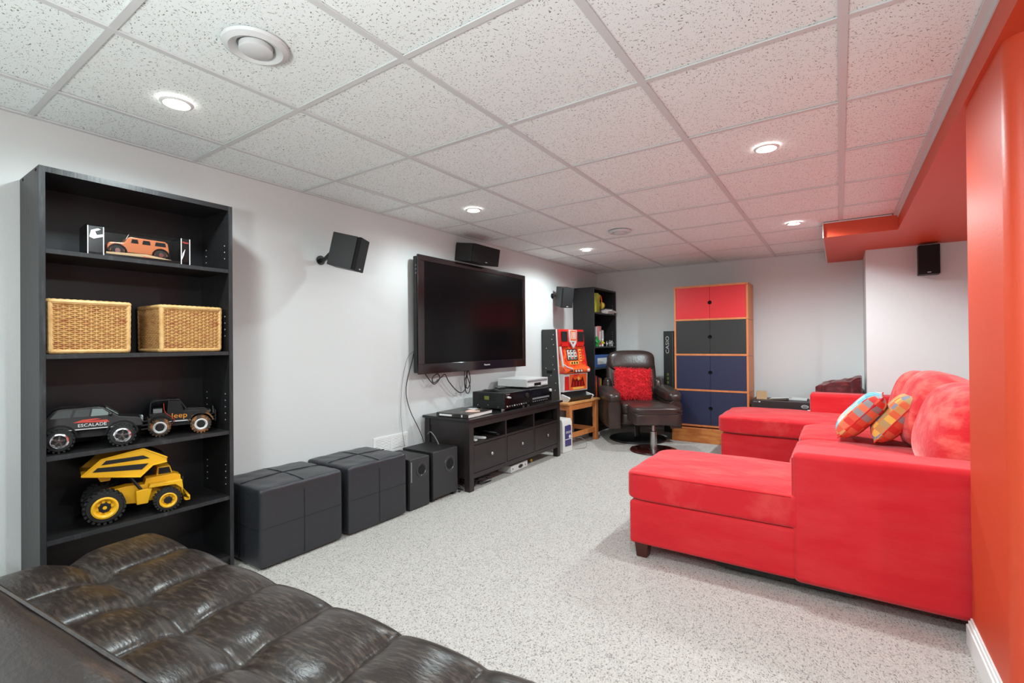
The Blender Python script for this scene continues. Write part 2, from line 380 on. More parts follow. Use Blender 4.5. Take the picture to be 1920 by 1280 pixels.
# column with a bullnose near corner
poly = [(2.3, .74), (2.3, 1.24), (1.588, 1.24), (1.588, .79)]+arc(1.638, .79, .05, 180, 270, 8)
struct(part('wall_column', MB().prism(poly, 0, SOF, 'z'), 'red_paint', smooth=True))
def offset_poly(t): return [(2.3, .74-t), (2.3, 1.24+t), (1.588-t, 1.24+t), (1.588-t, .79)]+arc(1.638, .79, .05+t, 180, 270, 8)
bb = MB().prism(offset_poly(.015), 0, .075, 'z'); bb.prism(offset_poly(.010), .075, .09, 'z'); bb.prism(offset_poly(.005), .09, .102, 'z')
struct(part('baseboard_column', bb, 'white', bevel=.002))
# metal edge angle under the beam and against the walls
struct(part('trim_1', MB().box(1.548, 1.575, YF, 3.52, CEIL-.012, CEIL-.004).box(1.571, 1.575, YF, 3.52, CEIL-.03, CEIL-.004), 'grid'))
struct(part('trim_2', MB().box(XW, XW+.022, YF, YB, CEIL-.004, CEIL+.002), 'grid'))
struct(part('trim_3', MB().box(XW, 1.103, YB-.022, YB, CEIL-.004, CEIL+.002), 'grid'))
struct(part('trim_4', MB().box(1.097, 1.103, 3.505, YB, SOF-.004, CEIL-.004).box(1.103, 1.54, 3.512, 3.519, CEIL-.01, CEIL-.002), 'grid'))

# ceiling: slab above, lay-in tiles and tees as pieces
ce = struct(part('ceiling', MB().box(XW-.1, XR+.1, YF-.1, YB+.1, CEIL+.03, CEIL+.12), 'white'))
t_ = .61
xs = [XW]+[k*t_ for k in range(-2, 3)]+[1.575]
ys = [YF]+[k*t_ for k in range(-5, 9)]+[YB]
tile_cache = {}
for i in range(len(xs)-1):
    for j in range(len(ys)-1):
        a, b = xs[i+1]-xs[i], ys[j+1]-ys[j]; key = (round(a, 3), round(b, 3))
        if key not in tile_cache:
            o = part('ceiling_tile', MB().box(.004-a/2, a/2-.004, .004-b/2, b/2-.004, 0, .016), 'tile', ce); tile_cache[key] = o.data
        else:
            o = bpy.data.objects.new('ceiling_tile', tile_cache[key]); COL.objects.link(o); o.parent = ce
        o.location = ((xs[i]+xs[i+1])/2, (ys[j]+ys[j+1])/2, CEIL+.003+random.uniform(0, .0015))
for x in xs[1:-1]:
    ww = .0135 if x > .5 else .0115
    part('ceiling_tee', MB().box(x-ww, x+ww, YF, YB, CEIL-.003, CEIL+.002).box(x-.003, x+.003, YF, YB, CEIL+.002, CEIL+.03), 'grid', ce)
tee = None
for y in ys[1:-1]:
    for i in range(len(xs)-1):
        o = part('ceiling_cross_tee', MB().box(xs[i]+.012, xs[i+1]-.012, y-.0105, y+.0105, CEIL-.0022, CEIL+.0025), 'grid', ce)

# ------------------------------------------------------------------ downlights
def downlight(x, y, label, k=1.):
    t = thing('recessed_downlight', label, 'ceiling light', (x, y, CEIL), 0, 'recessed ceiling downlights')
    part('trim_ring', MB().lathe([(.034, -.003), (.046, -.010), (.054, -.008), (.058, -.0035), (.057, -.003)], 32), 'white', t, smooth=True)
    part('lens', MB().lathe([(.002, -.006), (.030, -.006), (.036, -.0035), (.002, -.0034)], 28), 'lamp_glow', t, smooth=True)
    ld = bpy.data.lights.new('downlight', 'SPOT'); ld.energy = LAMP_W*k; ld.spot_size = math.radians(172); ld.spot_blend = .6
    ld.shadow_soft_size = .035; ld.color = (.86, 1, 1.03)
    lo = bpy.data.objects.new('downlight_bulb', ld); COL.objects.link(lo); lo.parent = t; lo.location = (0, 0, -.05)
downlight(-.945, -.308, 'lit recessed downlight above the black bookcase of toy trucks', 0.55)
downlight(-.948, 1.552, 'lit recessed downlight in front of the television top', 0.5)
downlight(.912, 1.55, 'lit recessed downlight above the red sofa, larger of the right pair', 1.15)
downlight(-.94, 3.387, 'lit recessed downlight above the slot machine corner', 0.95)
downlight(.905, 3.386, 'lit recessed downlight next to the red cross bulkhead', 1.7)
downlight(.91, -.308, 'lit recessed downlight above the camera, out of the picture', 1.1)
downlight(-.945, -2.14, 'lit recessed downlight behind the brown futon, left one', 1.1)
downlight(.91, -2.14, 'lit recessed downlight behind the brown futon, right one', 1.1)
def soffit_light(x, y, label):
    t = thing('recessed_downlight', label, 'ceiling light', (x, y, SOF), 0, 'recessed ceiling downlights')
    part('trim_ring', MB().lathe([(.034, -.001), (.046, -.008), (.054, -.006), (.058, -.0015), (.057, -.001)], 32), 'white', t, smooth=True)
    part('lens', MB().lathe([(.002, -.004), (.030, -.004), (.036, -.0015), (.002, -.0014)], 28), 'lamp_glow', t, smooth=True)
    ld = bpy.data.lights.new('downlight', 'SPOT'); ld.energy = LAMP_W*.8; ld.spot_size = math.radians(172); ld.spot_blend = .6
    ld.shadow_soft_size = .035; ld.color = (.86, 1, 1.03)
    lo = bpy.data.objects.new('downlight_bulb', ld); COL.objects.link(lo); lo.parent = t; lo.location = (0, 0, -.05)
soffit_light(2.6, 2.6, 'lit recessed downlight in the red soffit behind the sofa')
soffit_light(2.6, -1.2, 'lit recessed downlight in the red soffit right of the camera')

# round air diffusers
def diffuser(x, y, label, r=.098):
    t = thing('round_air_diffuser', label, 'ceiling vent', (x, y, CEIL), 0, 'round ceiling diffusers')
    part('flange', MB().lathe([(r*.55, -.002), (r*.62, -.012), (r*.8, -.02), (r*.97, -.012), (r, -.003), (r*.95, -.0028)], 40), 'grid', t, smooth=True)
    part('damper_disc', MB().lathe([(.001, -.024), (r*.46, -.024), (r*.5, -.021), (r*.5, -.006), (.001, -.006)], 36), 'grid', t, smooth=True)
    part('dark_throat', MB().lathe([(r*.505, -.0045), (r*.56, -.0045), (r*.56, -.003), (r*.505, -.003)], 36), 'silver_dark', t, smooth=True)
diffuser(-.328, -.32, 'large white round air diffuser near the camera in ceiling tile')
diffuser(-.35, 2.806, 'small looking white round air diffuser far down the ceiling')

# ================================================================== NEAR BOOKCASE
def bookcase(label, y0, y1, shelves, H=1.80, x0=XW+.003, x1=-1.285):
    t = thing('bookcase', label, 'bookcase', ((x0+x1)/2, (y0+y1)/2, 0), 0, 'tall black bookcases')
    p = .018
    for a in (y0, y1-p): part('side_panel', W(t).box(x0, x1, a, a+p, 0, H), 'black_wood', t, bevel=.0012)
    for a in (y0, y1-p): part('edge_band', W(t).box(x1, x1+.0012, a, a+p, .001, H-.001), 'black_edge', t)
    part('top_panel', W(t).box(x0, x1-.001, y0+p, y1-p, H-.022, H), 'black_wood', t)
    part('back_panel', W(t).box(x0, x0+.004, y0+p, y1-p, .06, H-.022), 'black_panel', t)
    for z in shelves: part('shelf', W(t).box(x0+.005, x1-.003, y0+p, y1-p, z-.018, z), 'black_wood', t, bevel=.001); part('shelf_edge', W(t).box(x1-.003, x1-.001, y0+p+.001, y1-p-.001, z-.0175, z-.0005), 'black_edge', t)
    part('bottom_shelf', W(t).box(x0+.005, x1-.003, y0+p, y1-p, .06, .078), 'black_wood', t)
    part('kick_board', W(t).box(x1-.03, x1-.014, y0+p, y1-p, 0, .06), 'black_wood', t)
    pins = W(t)
    for xx in (x0+.05, x1-.04):
        z = .2
        while z < H-.12:
            if min(abs(z-s) for s in shelves) > .05 and (int(z*100)//18) % 2 == 0:
                pins.cyl((xx, y1-p+.001, z), (xx, y1-p-.0015, z), .0026, n=6)
            z += .032
    o = part('pin_holes', pins, 'silver', t); o['kind'] = 'stuff'
    scr = [(x0+.05, H-.012), (x1-.04, H-.012), (x1-.05, .07)]
    for a, z in scr: part('screw_cap', W(t).cyl((a, y0+.001, z), (a, y0-.0015, z), .006, n=10), 'hole', t)
    return t
bookcase('tall black bookcase by the futon holding toy trucks and wicker baskets', -.637, .061, (1.487, 1.083, .693, .372))
bookcase('tall black bookcase in the far corner crammed with books and toys', 4.305, 5.003, (1.492, 1.066, .80, .40))

# ---- wicker baskets
def basket(label, loc, rz):
    t = thing('wicker_basket', label, 'basket', loc, rz, 'wicker baskets on the bookcase')
    w0, w1, d0, d1, h = .250, .254, .228, .232, .212       # y width bottom/top, x depth bottom/top
    def ring(z, k):
        f = z/h; a = (d0+(d1-d0)*f)/2+k; b = (w0+(w1-w0)*f)/2+k; return a, b
    nS = 15
    def side_pts(z, ph, amp):
        a, b = ring(z, 0); pts = []
        per = [((a, -b), (a, b), (1, 0)), ((a, b), (-a, b), (0, 1)), ((-a, b), (-a, -b), (-1, 0)), ((-a, -b), (a, -b), (0, -1))]
        for s, (p, q, nn) in enumerate(per):
            for i in range(nS):
                u = (i+.5)/nS; e = amp*(1 if (i+ph+s*nS) % 2 else -1)
                pts.append((p[0]+(q[0]-p[0])*u+nn[0]*e, p[1]+(q[1]-p[1])*u+nn[1]*e, z))
        return pts
    weave = MB()
    n = 23
    for r in range(n):
        z = .017+(h-.038)*r/(n-1)
        weave.tube(catmull(side_pts(z, r % 2, .0034)+[side_pts(z, r % 2, .0034)[0]], 2)[:-1], .0034, 5, closed=True)
    o = part('weave', weave, 'wicker', t, smooth=True); o['kind'] = 'stuff'
    st = MB()
    lo, hi = side_pts(.004, 0, 0), side_pts(h-.006, 0, 0)
    for p, q in zip(lo, hi): st.tube([p, q], .0032, 5)
    o = part('stakes', st, 'wicker', t, smooth=True); o['kind'] = 'stuff'
    a, b = ring(0, 0)
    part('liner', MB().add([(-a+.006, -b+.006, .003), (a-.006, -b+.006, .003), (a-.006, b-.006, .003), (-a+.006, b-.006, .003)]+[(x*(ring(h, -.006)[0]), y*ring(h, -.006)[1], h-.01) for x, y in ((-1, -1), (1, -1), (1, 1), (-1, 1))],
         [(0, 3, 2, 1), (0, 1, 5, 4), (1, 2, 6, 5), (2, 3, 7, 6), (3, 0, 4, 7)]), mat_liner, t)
    for z, nm, rr in ((h-.007, 'rim', .0115), (.0095, 'base_coil', .0095)):
        a, b = ring(z, 0); c = .014; pts = []
        cor = [(a-c, -b+c, -90, 0), (a-c, b-c, 0, 90), (-a+c, b-c, 90, 180), (-a+c, -b+c, 180, 270)]
        for k in range(4):
            x, y, s0, s1 = cor[k]; pts += [(p[0], p[1], z) for p in arc(x, y, c, s0, s1, 3)]
            x2, y2, s2, _ = cor[(k+1) % 4]; p0 = pts[-1]; p1 = (x2+c*math.cos(math.radians(s2)), y2+c*math.sin(math.radians(s2)), z)
            N = 22
            pts += [tuple(p0[i]+(p1[i]-p0[i])*u/N for i in range(3)) for u in range(1, N)]
        rs = [rr*(1 if i % 2 else .86) for i in range(len(pts))]
        part(nm, MB().tube(pts, rs, 8, closed=True), 'wicker_rim', t, smooth=True)
    for sx in (-1, 1):
        for sy in (-1, 1):
            a0, b0 = ring(.01, -.003); a1, b1 = ring(h-.01, -.003); N = 16
            pts = [(sx*(a0+(a1-a0)*i/N), sy*(b0+(b1-b0)*i/N), .01+(h-.02)*i/N) for i in range(N+1)]
            part('corner_post', MB().tube(pts, [.0105*(1 if i % 2 else .87) for i in range(N+1)], 8), 'wicker_rim', t, smooth=True)
    return t
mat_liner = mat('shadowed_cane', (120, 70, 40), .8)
b1 = basket('square wicker basket on the left of the bookcase shelf', (-1.425, -.478, 1.0835), 0)
b2 = copy_tree(b1, 'square wicker basket on the right of the bookcase shelf', (-1.43, -.112, 1.0835), math.radians(2))

# ---- boxed model off-roader
def boxed_car():
    t = thing('boxed_model_car', 'boxed copper model off-roader behind a clear window on the top shelf', 'toy box', (-1.372, -.302, 1.4875), math.radians(-4))
    x0, x1, y0, y1 = -.07, .07, -.182, .182
    part('tray', MB().box(x0, x1, y0, y1, 0, .012).box(x0, x0+.003, y0, y1, .012, .125), 'card_black', t)
    # end flaps: black glossy wings
    for s, nm in ((-1, 'end_panel'), (1, 'end_panel')):
        a, b = (y0, y0+.052) if s < 0 else (y1-.036, y1)
        part(nm, MB().prism([(x0, 0), (x1, 0), (x1, .118), (x1-.03, .128), (x0, .125)], a, b, 'y'), 'card_black', t, bevel=.001)
    for a in (y0, y0+.05, y1-.037, y1-.003): part('paper_edge', MB().box(x1, x1+.001, a, a+.003, 0, .118), 'paper', t)
    part('white_swoosh', MB().prism([(y0+.006, .072), (y0+.02, .066), (y0+.05, .078), (y0+.05, .088), (y0+.03, .082), (y0+.024, .096), (y0+.042, .106), (y0+.034, .11), (y0+.012, .1)], x1+.0005, x1+.0015, 'x'), 'letter_white', t)
    part('silver_swoosh', MB().prism([(y1-.034, .018), (y1-.03, .05), (y1-.02, .07), (y1-.026, .04)], x1+.0005, x1+.0015, 'x'), 'letter_white', t)
    part('front_card', MB().prism([(y0+.06, .0), (y1-.04, 0), (y1-.04, .008), (y0+.20, .026), (y0+.10, .022), (y0+.06, .02)], x1-.004, x1-.002, 'x'), 'cardboard', t)
    text('brand_print', 'Maisto', .012, 'decal_red', t, T(x1-.0015, .02, .013) @ R(90, 'Z') @ R(90, 'X'))
    text('brand_print', 'Maisto', .012, 'decal_red', t, T(x1+.001, y1-.018, .1) @ R(90, 'Z') @ R(90, 'X'), sx=.75)
    part('clear_window', MB().box(x1-.002, x1-.0012, y0+.053, y1-.037, .0, .116).box(x0+.004, x1-.003, y0+.053, y1-.037, .116, .1168), 'clear', t)
    # the car
    c = MB(); hy = .034
    body = [(-.112, .030), (-.112, .055), (-.105, .068), (-.055, .072), (-.040, .096), (-.03, .1), (.095, .098), (.106, .09), (.110, .06), (.112, .03)]
    c.prism([(y, z) for y, z in body], -hy+.0, hy, 'x')
    body_o = part('car_body', c, 'orange_car', t, bevel=.004)
    for (a, b) in ((-.036, -.004), (.004, .040), (.05, .098)):
        part('car_window', MB().prism([(a+.005, .074), (b, .074), (b-.003, .091), (a+.009, .091)], hy-.001, hy+.0012, 'x'), 'toy_dark_glass', body_o)
    part('fender', MB().prism(arc(-.078, .03, .034, 0, 180, 10)+arc(-.078, .03, .026, 180, 0, 10), hy-.004, hy+.004, 'x'), 'card_black', body_o)
    part('fender', MB().prism(arc(.078, .03, .034, 0, 180, 10)+arc(.078, .03, .026, 180, 0, 10), hy-.004, hy+.004, 'x'), 'card_black', body_o)
    part('antenna', MB().tube([(.02, -.045, .09), (.02, -.035, .112)], .001, 5), 'silver', body_o)
    for y in (-.078, .078):
        for s in (-1, 1):
            wh = part('wheel', MB().cyl((s*(hy-.014), y, .034), (s*(hy+.004), y, .034), .022, n=18), 'tyre', t, bevel=.003)
            part('hub', MB().cyl((s*(hy+.003), y, .034), (s*(hy+.0062), y, .034), .013, .010, n=12), 'chrome', wh)
boxed_car()

# ---- toy trucks
def wheel(parent, x, y, z, r, wd, s, tyre='tyre', rim='chrome', spokes=5, treads=18, hubm='black_plastic', ringm=None):
    """wheel with axle along local y, outer face towards sign s"""
    tm = MB()
    tm.lathe([(r*.55, -wd/2), (r*.86, -wd/2), (r*.95, -wd*.36), (r*.95, wd*.36), (r*.86, wd/2), (r*.55, wd/2)], 24, T(x, y, z) @ R(90, 'X'))
    for i in range(treads):
        a = 360*i/treads
        for sg in (-1, 1):
            tm.box(r*.9, r*1.03, -r*.075, r*.075, -wd*.5, -wd*.02, T(x, y, z) @ R(90, 'X') @ R(a+(180/treads if sg > 0 else 0), 'Z') @ (Matrix.Identity(4) if sg < 0 else T(0, 0, wd*.52)))
    w_ = part('wheel', tm, tyre, parent)
    yo = y+s*wd*.5
    part('rim', MB().lathe([(r*.42, 0), (r*.62, 0), (r*.66, .2*wd), (r*.56, .24*wd), (r*.44, .12*wd)], 24, T(x, yo-s*wd*.1, z) @ R(-90*s, 'X')), ringm or rim, w_, smooth=True)
    part('wheel_disc', MB().cyl((x, yo-s*wd*.18, z), (x, yo-s*wd*.12, z), r*.56, n=20), hubm, w_)
    sp = MB()
    for i in range(spokes):
        a = 360*i/spokes+10
        sp.box(0, r*.5, -r*.07, r*.07, 0, wd*.10, T(x, yo-s*wd*.12, z) @ R(-90*s, 'X') @ R(a, 'Z'))
    sp.cyl((x, yo-s*wd*.12, z), (x, yo+s*wd*.04, z), r*.16, r*.1, n=10)
    part('spokes', sp, rim, w_)
    return w_
def rims(parent, m, pts, r): part('bull_bar', MB().tube(pts, r, 6), m, parent, smooth=True)

def suv_truck():
    t = thing('toy_monster_truck', 'glossy black toy monster truck with white side lettering and chrome wheels', 'toy truck', (-1.40, -.452, .6935), math.radians(75), 'toy trucks on the bookcase'); t.scale = (.99,)*3
    hy = .066
    prof = [(-.155, .075), (-.158, .105), (-.145, .128), (-.12, .165), (-.10, .172), (.015, .172), (.035, .168), (.085, .128), (.15, .118), (.163, .108), (.168, .075)]
    b = MB(); n = len(prof)
    # body tapers towards the roof
    def yy(z): return hy if z < .13 else hy-.016*(z-.13)/.042
    vs = [(x, -yy(z), z) for x, z in prof]+[(x, yy(z), z) for x, z in prof]
    b.add(vs, [tuple(range(n))[::-1], tuple(range(n, 2*n))]+[(i, (i+1) % n, n+(i+1) % n, n+i) for i in range(n)])
    body = part('body_shell', b, 'toy_black', t, bevel=.005)
    def win(poly, m='toy_glass'):
        off = .0012
        vs = []
        for d in (0, off): vs += [(x, -yy(z)-d-.0002, z) for x, z in poly]
        k = len(poly)
        part('side_window', MB().add(vs, [tuple(range(k)), tuple(range(k, 2*k))[::-1]]+[(i, (i+1) % k, k+(i+1) % k, k+i) for i in range(k)]), m, body)
    win([(-.005, .134), (.062, .134), (.032, .161), (.0, .163)])
    win([(-.06, .134), (-.011, .134), (-.006, .163), (-.05, .164)], 'toy_dark_glass')
    win([(-.128, .134), (-.068, .134), (-.06, .164), (-.105, .163)], 'toy_dark_glass')
    part('windscreen', MB().add([(.043, -.045, .163), (.043, .045, .163), (.082, .058, .1325), (.082, -.058, .1325), (.045, -.045, .1645), (.045, .045, .1645), (.084, .058, .134), (.084, -.058, .134)], [(0, 1, 2, 3), (4, 7, 6, 5), (0, 4, 5, 1), (3, 2, 6, 7), (0, 3, 7, 4), (1, 5, 6, 2)]), 'toy_glass', body)
    part('mirror', MB().rbox(.05, .064, -.082, -.064, .13, .146, 3, n=4), 'toy_black', body, smooth=True)
    part('side_decal', MB().prism([(-.06, .112), (.055, .105), (.045, .118), (.01, .124), (-.03, .122)], -hy-.0012, -hy-.0002), 'decal_red', body)
    text('side_lettering', 'ESCALADE', .0175, 'letter_white', body, T(.0, -hy-.0012, .0985) @ R(90, 'X'), sx=1.1)
    part('side_stripe', MB().box(-.09, .07, -hy-.0012, -hy, .0815, .0845), 'letter_white', body)
    part('headlamp', MB().rbox(.148, .168, -.064, -.034, .094, .112, 4, n=4), 'toy_glass', body, smooth=True)
    part('headlamp', MB().rbox(.148, .168, .034, .064, .094, .112, 4, n=4), 'toy_glass', body, smooth=True)
    g = MB()
    for k in range(5): g.box(.165, .1695, -.028, .028, .086+k*.006, .089+k*.006)
    part('front_grille', g, 'silver', body)
    gu = MB()
    for z in (.058, .075, .092): gu.tube([(.16, -.06, z), (.185, -.05, z), (.188, .05, z), (.16, .06, z)], .0032, 6)
    for y in (-.05, -.02, .02, .05): gu.tube([(.187, y, .05), (.188, y, .1)], .0032, 6)
    part('bull_bar', gu, 'black_plastic', t, smooth=True)
    part('chassis', MB().box(-.13, .15, -.035, .035, .045, .078).cyl((-.098, -.06, .047), (-.098, .06, .047), .006, n=8).cyl((.1, -.06, .047), (.1, .06, .047), .006, n=8), 'black_plastic', t)
    for x in (-.1, .095):
        part('wheel_arch', MB().prism(arc(x, .05, .057, 5, 175, 12)+arc(x, .05, .05, 175, 5, 12), -hy-.005, -hy+.01), 'toy_black', body)
        for s in (-1, 1): wheel(t, x, s*.076, .0475, .046, .048, s, 'tyre', 'chrome')
suv_truck()

def off_roader_truck():
    t = thing('toy_off_roader', 'muddy black and orange open toy off-roader with knobbly tyres', 'toy truck', (-1.44, -.117, .6935), math.radians(71), 'toy trucks on the bookcase'); t.scale = (1.0,)*3
    hy = .05
    low = part('body_tub', MB().prism([(-.115, .062), (-.115, .105), (.01, .105), (.02, .112), (.105, .112), (.125, .098), (.122, .085), (.062, .085), (.045, .062)], -hy, hy), 'toy_mud', t, bevel=.003)
    part('bonnet', MB().prism([(.02, .112), (.028, .122), (.1, .118), (.118, .108), (.118, .1), (.02, .1)], -.036, .036), 'toy_mud', t, bevel=.003)
    ca = MB()
    for s in (-1, 1):
        y = s*(hy-.006)
        ca.tube([(-.112, y, .1), (-.108, y, .155), (-.095, y, .163), (-.035, y*.95, .166), (.0, y*.95, .163), (.028, y, .118)], .0038, 6)
        ca.tube([(-.045, y, .1), (-.04, y*.95, .165)], .0038, 6)
    for x, z in ((-.1, .162), (-.04, .166), (0, .163)): ca.tube([(x, -hy+.006, z), (x, hy-.006, z)], .0038, 6)
    part('roll_cage', ca, 'toy_black', t, smooth=True)
    part('door_panel', MB().prism([(-.045, .1), (.02, .1), (.004, .158), (-.04, .161)], -hy-.001, -hy+.004), 'toy_black', t)
    part('soft_top', MB().box(-.1, -.0, -hy+.008, hy-.008, .163, .169), 'toy_black', t, bevel=.002)
    part('windscreen', MB().prism([(.0, .16), (.004, .163), (.034, .12), (.03, .117)], -.04, .04), 'toy_dark_glass', t)
    for s in (-1, 1):
        part('seat', MB().rbox(-.03, -.01, s*.022-.014, s*.022+.014, .1, .15, 4, n=4), 'silver_dark', t, smooth=True)
    part('rear_crate', MB().box(-.1, -.065, -.04, .0, .105, .125), 'silver_dark', t, bevel=.002)
    text('side_lettering', 'Jeep', .034, 'letter_orange', t, T(.0, -hy-.0026, .089) @ R(90, 'X'), sx=1.1)
    part('side_step', MB().box(-.05, .045, -hy-.008, -hy+.002, .062, .066), 'silver', t)
    part('red_wire', MB().tube(catmull([(-.06, -hy-.004, .15), (-.055, -hy-.006, .11), (-.03, -hy-.008, .085), (-.018, -hy-.008, .066), (-.04, -hy-.01, .05), (-.06, -hy-.006, .054)], 5), .0014, 5), 'wire_red', t, smooth=True)
    part('front_grille', MB().box(.118, .124, -.036, .036, .075, .108), 'toy_mud', t, bevel=.002)
    for y in (-.026, .026): part('headlamp', MB().cyl((.122, y, .097), (.127, y, .097), .008, n=10), 'toy_glass', t)
    gu = MB()
    for z in (.055, .07, .085): gu.tube([(.122, -.046, z), (.146, -.038, z), (.148, .038, z), (.122, .046, z)], .003, 6)
    for y in (-.036, -.012, .012, .036): gu.tube([(.147, y, .048), (.148, y, .1)], .003, 6)
    gu.tube([(.14, -.03, .085), (.138, -.024, .118), (.138, .024, .118), (.14, .03, .085)], .003, 6)
    part('bull_bar', gu, 'black_plastic', t, smooth=True)
    part('chassis', MB().box(-.1, .11, -.03, .03, .04, .064).cyl((-.075, -.05, .042), (-.075, .05, .042), .005, n=8).cyl((.085, -.05, .042), (.085, .05, .042), .005, n=8), 'black_plastic', t)
    for x in (-.075, .085):
        part('fender', MB().prism(arc(x, .045, .056, 15, 165, 10)+arc(x, .045, .05, 165, 15, 10), -hy-.018, -hy+.004), 'toy_mud', t)
        for s in (-1, 1): wheel(t, x, s*.062, .0425, .041, .034, s, 'tyre_mud', 'black_plastic', 6, ringm='silver')
off_roader_truck()

def dump_truck():
    t = thing('toy_dump_truck', 'yellow toy dump truck with black striped bed and big wheels', 'toy truck', (-1.398, -.318, .3725), math.radians(78), 'toy trucks on the bookcase'); t.scale = (1.03,)*3
    hy = .07
    # chassis and cab (x forward)
    part('chassis', MB().prism([(-.10, .06), (-.10, .115), (-.02, .125), (.13, .115), (.15, .05), (.02, .045)], -.03, .03), 'yellow', t, bevel=.003)
    part('fuel_tank', MB().prism([(.01, .045), (.008, .105), (.065, .11), (.05, .045)], -.062, -.03), 'yellow', t, bevel=.004)
    part('front_fender', MB().prism([(.05, .11), (.055, .125), (.17, .125), (.178, .05), (.196, .048), (.2, .032), (.178, .03), (.165, .09), (.145, .108)], -hy, -.02), 'yellow', t, bevel=.003)
    part('front_fender', MB().prism([(.05, .11), (.055, .125), (.17, .125), (.178, .05), (.196, .048), (.2, .032), (.178, .03), (.165, .09), (.145, .108)], .02, hy), 'yellow', t, bevel=.003)
    part('hood', MB().prism([(.04, .12), (.045, .145), (.15, .15), (.17, .14), (.178, .05), (.15, .05)], -.03, .03), 'yellow', t, bevel=.003)
    part('bumper', MB().box(.182, .2, -hy, hy, .028, .05), 'yellow', t, bevel=.003)
    part('radiator_grille', MB().box(.176, .181, -.028, .028, .055, .13), 'black_plastic', t)
    cab = part('cab', MB().prism([(.085, .145), (.088, .182), (.135, .182), (.145, .146)], -.004, .06), 'yellow', t, bevel=.002)
    part('cab_window', MB().prism([(.093, .15), (.095, .177), (.132, .177), (.139, .15)], -.006, -.0035), 'toy_dark_glass', cab)
    # dump bed
    bed = [(-.2, .212), (-.035, .193), (.025, .168), (.065, .214), (.112, .235), (.112, .252), (.028, .298), (-.12, .275)]
    bd = [(-.165, .205), (-.01, .178), (.02, .17), (.062, .212), (.112, .218), (.112, .236), (.03, .286), (-.105, .262)]
    b = MB()
    for s in (-1, 1): b.prism(bd, s*.092, s*.086)
    # floor, front board and canopy
    def slab(p, q, th=.006):
        d = Vector((q[0]-p[0], q[1]-p[1])).normalized(); n_ = Vector((-d.y, d.x))*th
        b.prism([p, q, (q[0]+n_.x, q[1]+n_.y), (p[0]+n_.x, p[1]+n_.y)], -.09, .09)
    slab((-.165, .205), (-.01, .178)); slab((-.01, .178), (.02, .17)); slab((.02, .17), (.062, .212)); slab((.062, .212), (.112, .22)); slab((.028, .2805), (.112, .230))
    bo = part('dump_bed', b, 'yellow', t, bevel=.0015)
    part('bed_stripe', MB().prism([(-.105, .240), (.052, .243), (.03, .258), (-.09, .256)], -.0935, -.0915), 'black_plastic', bo)
    part('bed_stripe', MB().prism([(-.132, .216), (.025, .200), (.048, .222), (-.116, .231)], -.0935, -.0915), 'black_plastic', bo)
    ed = MB().tube([(-.165, -.0925, .205), (-.105, -.0925, .262), (.03, -.0925, .286), (.112, -.0925, .236), (.112, -.0925, .218), (.062, -.0925, .212), (.02, -.0925, .17), (-.165, -.0925, .205)], .0032, 6)
    part('bed_rib', ed, 'yellow', bo, smooth=True)
    part('canopy_panel', MB().prism([(.035, .2855), (.11, .2405), (.111, .242), (.036, .287)], -.085, .085), 'black_plastic', bo)
    part('hinge_bracket', MB().prism([(-.12, .195), (-.105, .165), (-.075, .165), (-.07, .187)], -.05, .05), 'yellow', t)
    part('hydraulic_ram', MB().cyl((-.02, -.045, .18), (.03, -.045, .1), .006, n=10), 'black_plastic', t)
    for x, r, wd in ((-.095, .068, .05), (.115, .05, .042)):
        for s in (-1, 1): wheel(t, x, s*(.078 if r > .06 else .075), r+.002, r/1.03, wd, s, 'tyre', 'yellow', 8, 22, hubm='yellow')
        for s in (-1, 1):
            part('hub_cap', MB().cyl((x, s*(.078+wd*.36), r+.002), (x, s*(.078+wd*.52), r+.002), r*.33, r*.28, n=18), 'black_plastic', t, bevel=.002)
dump_truck()

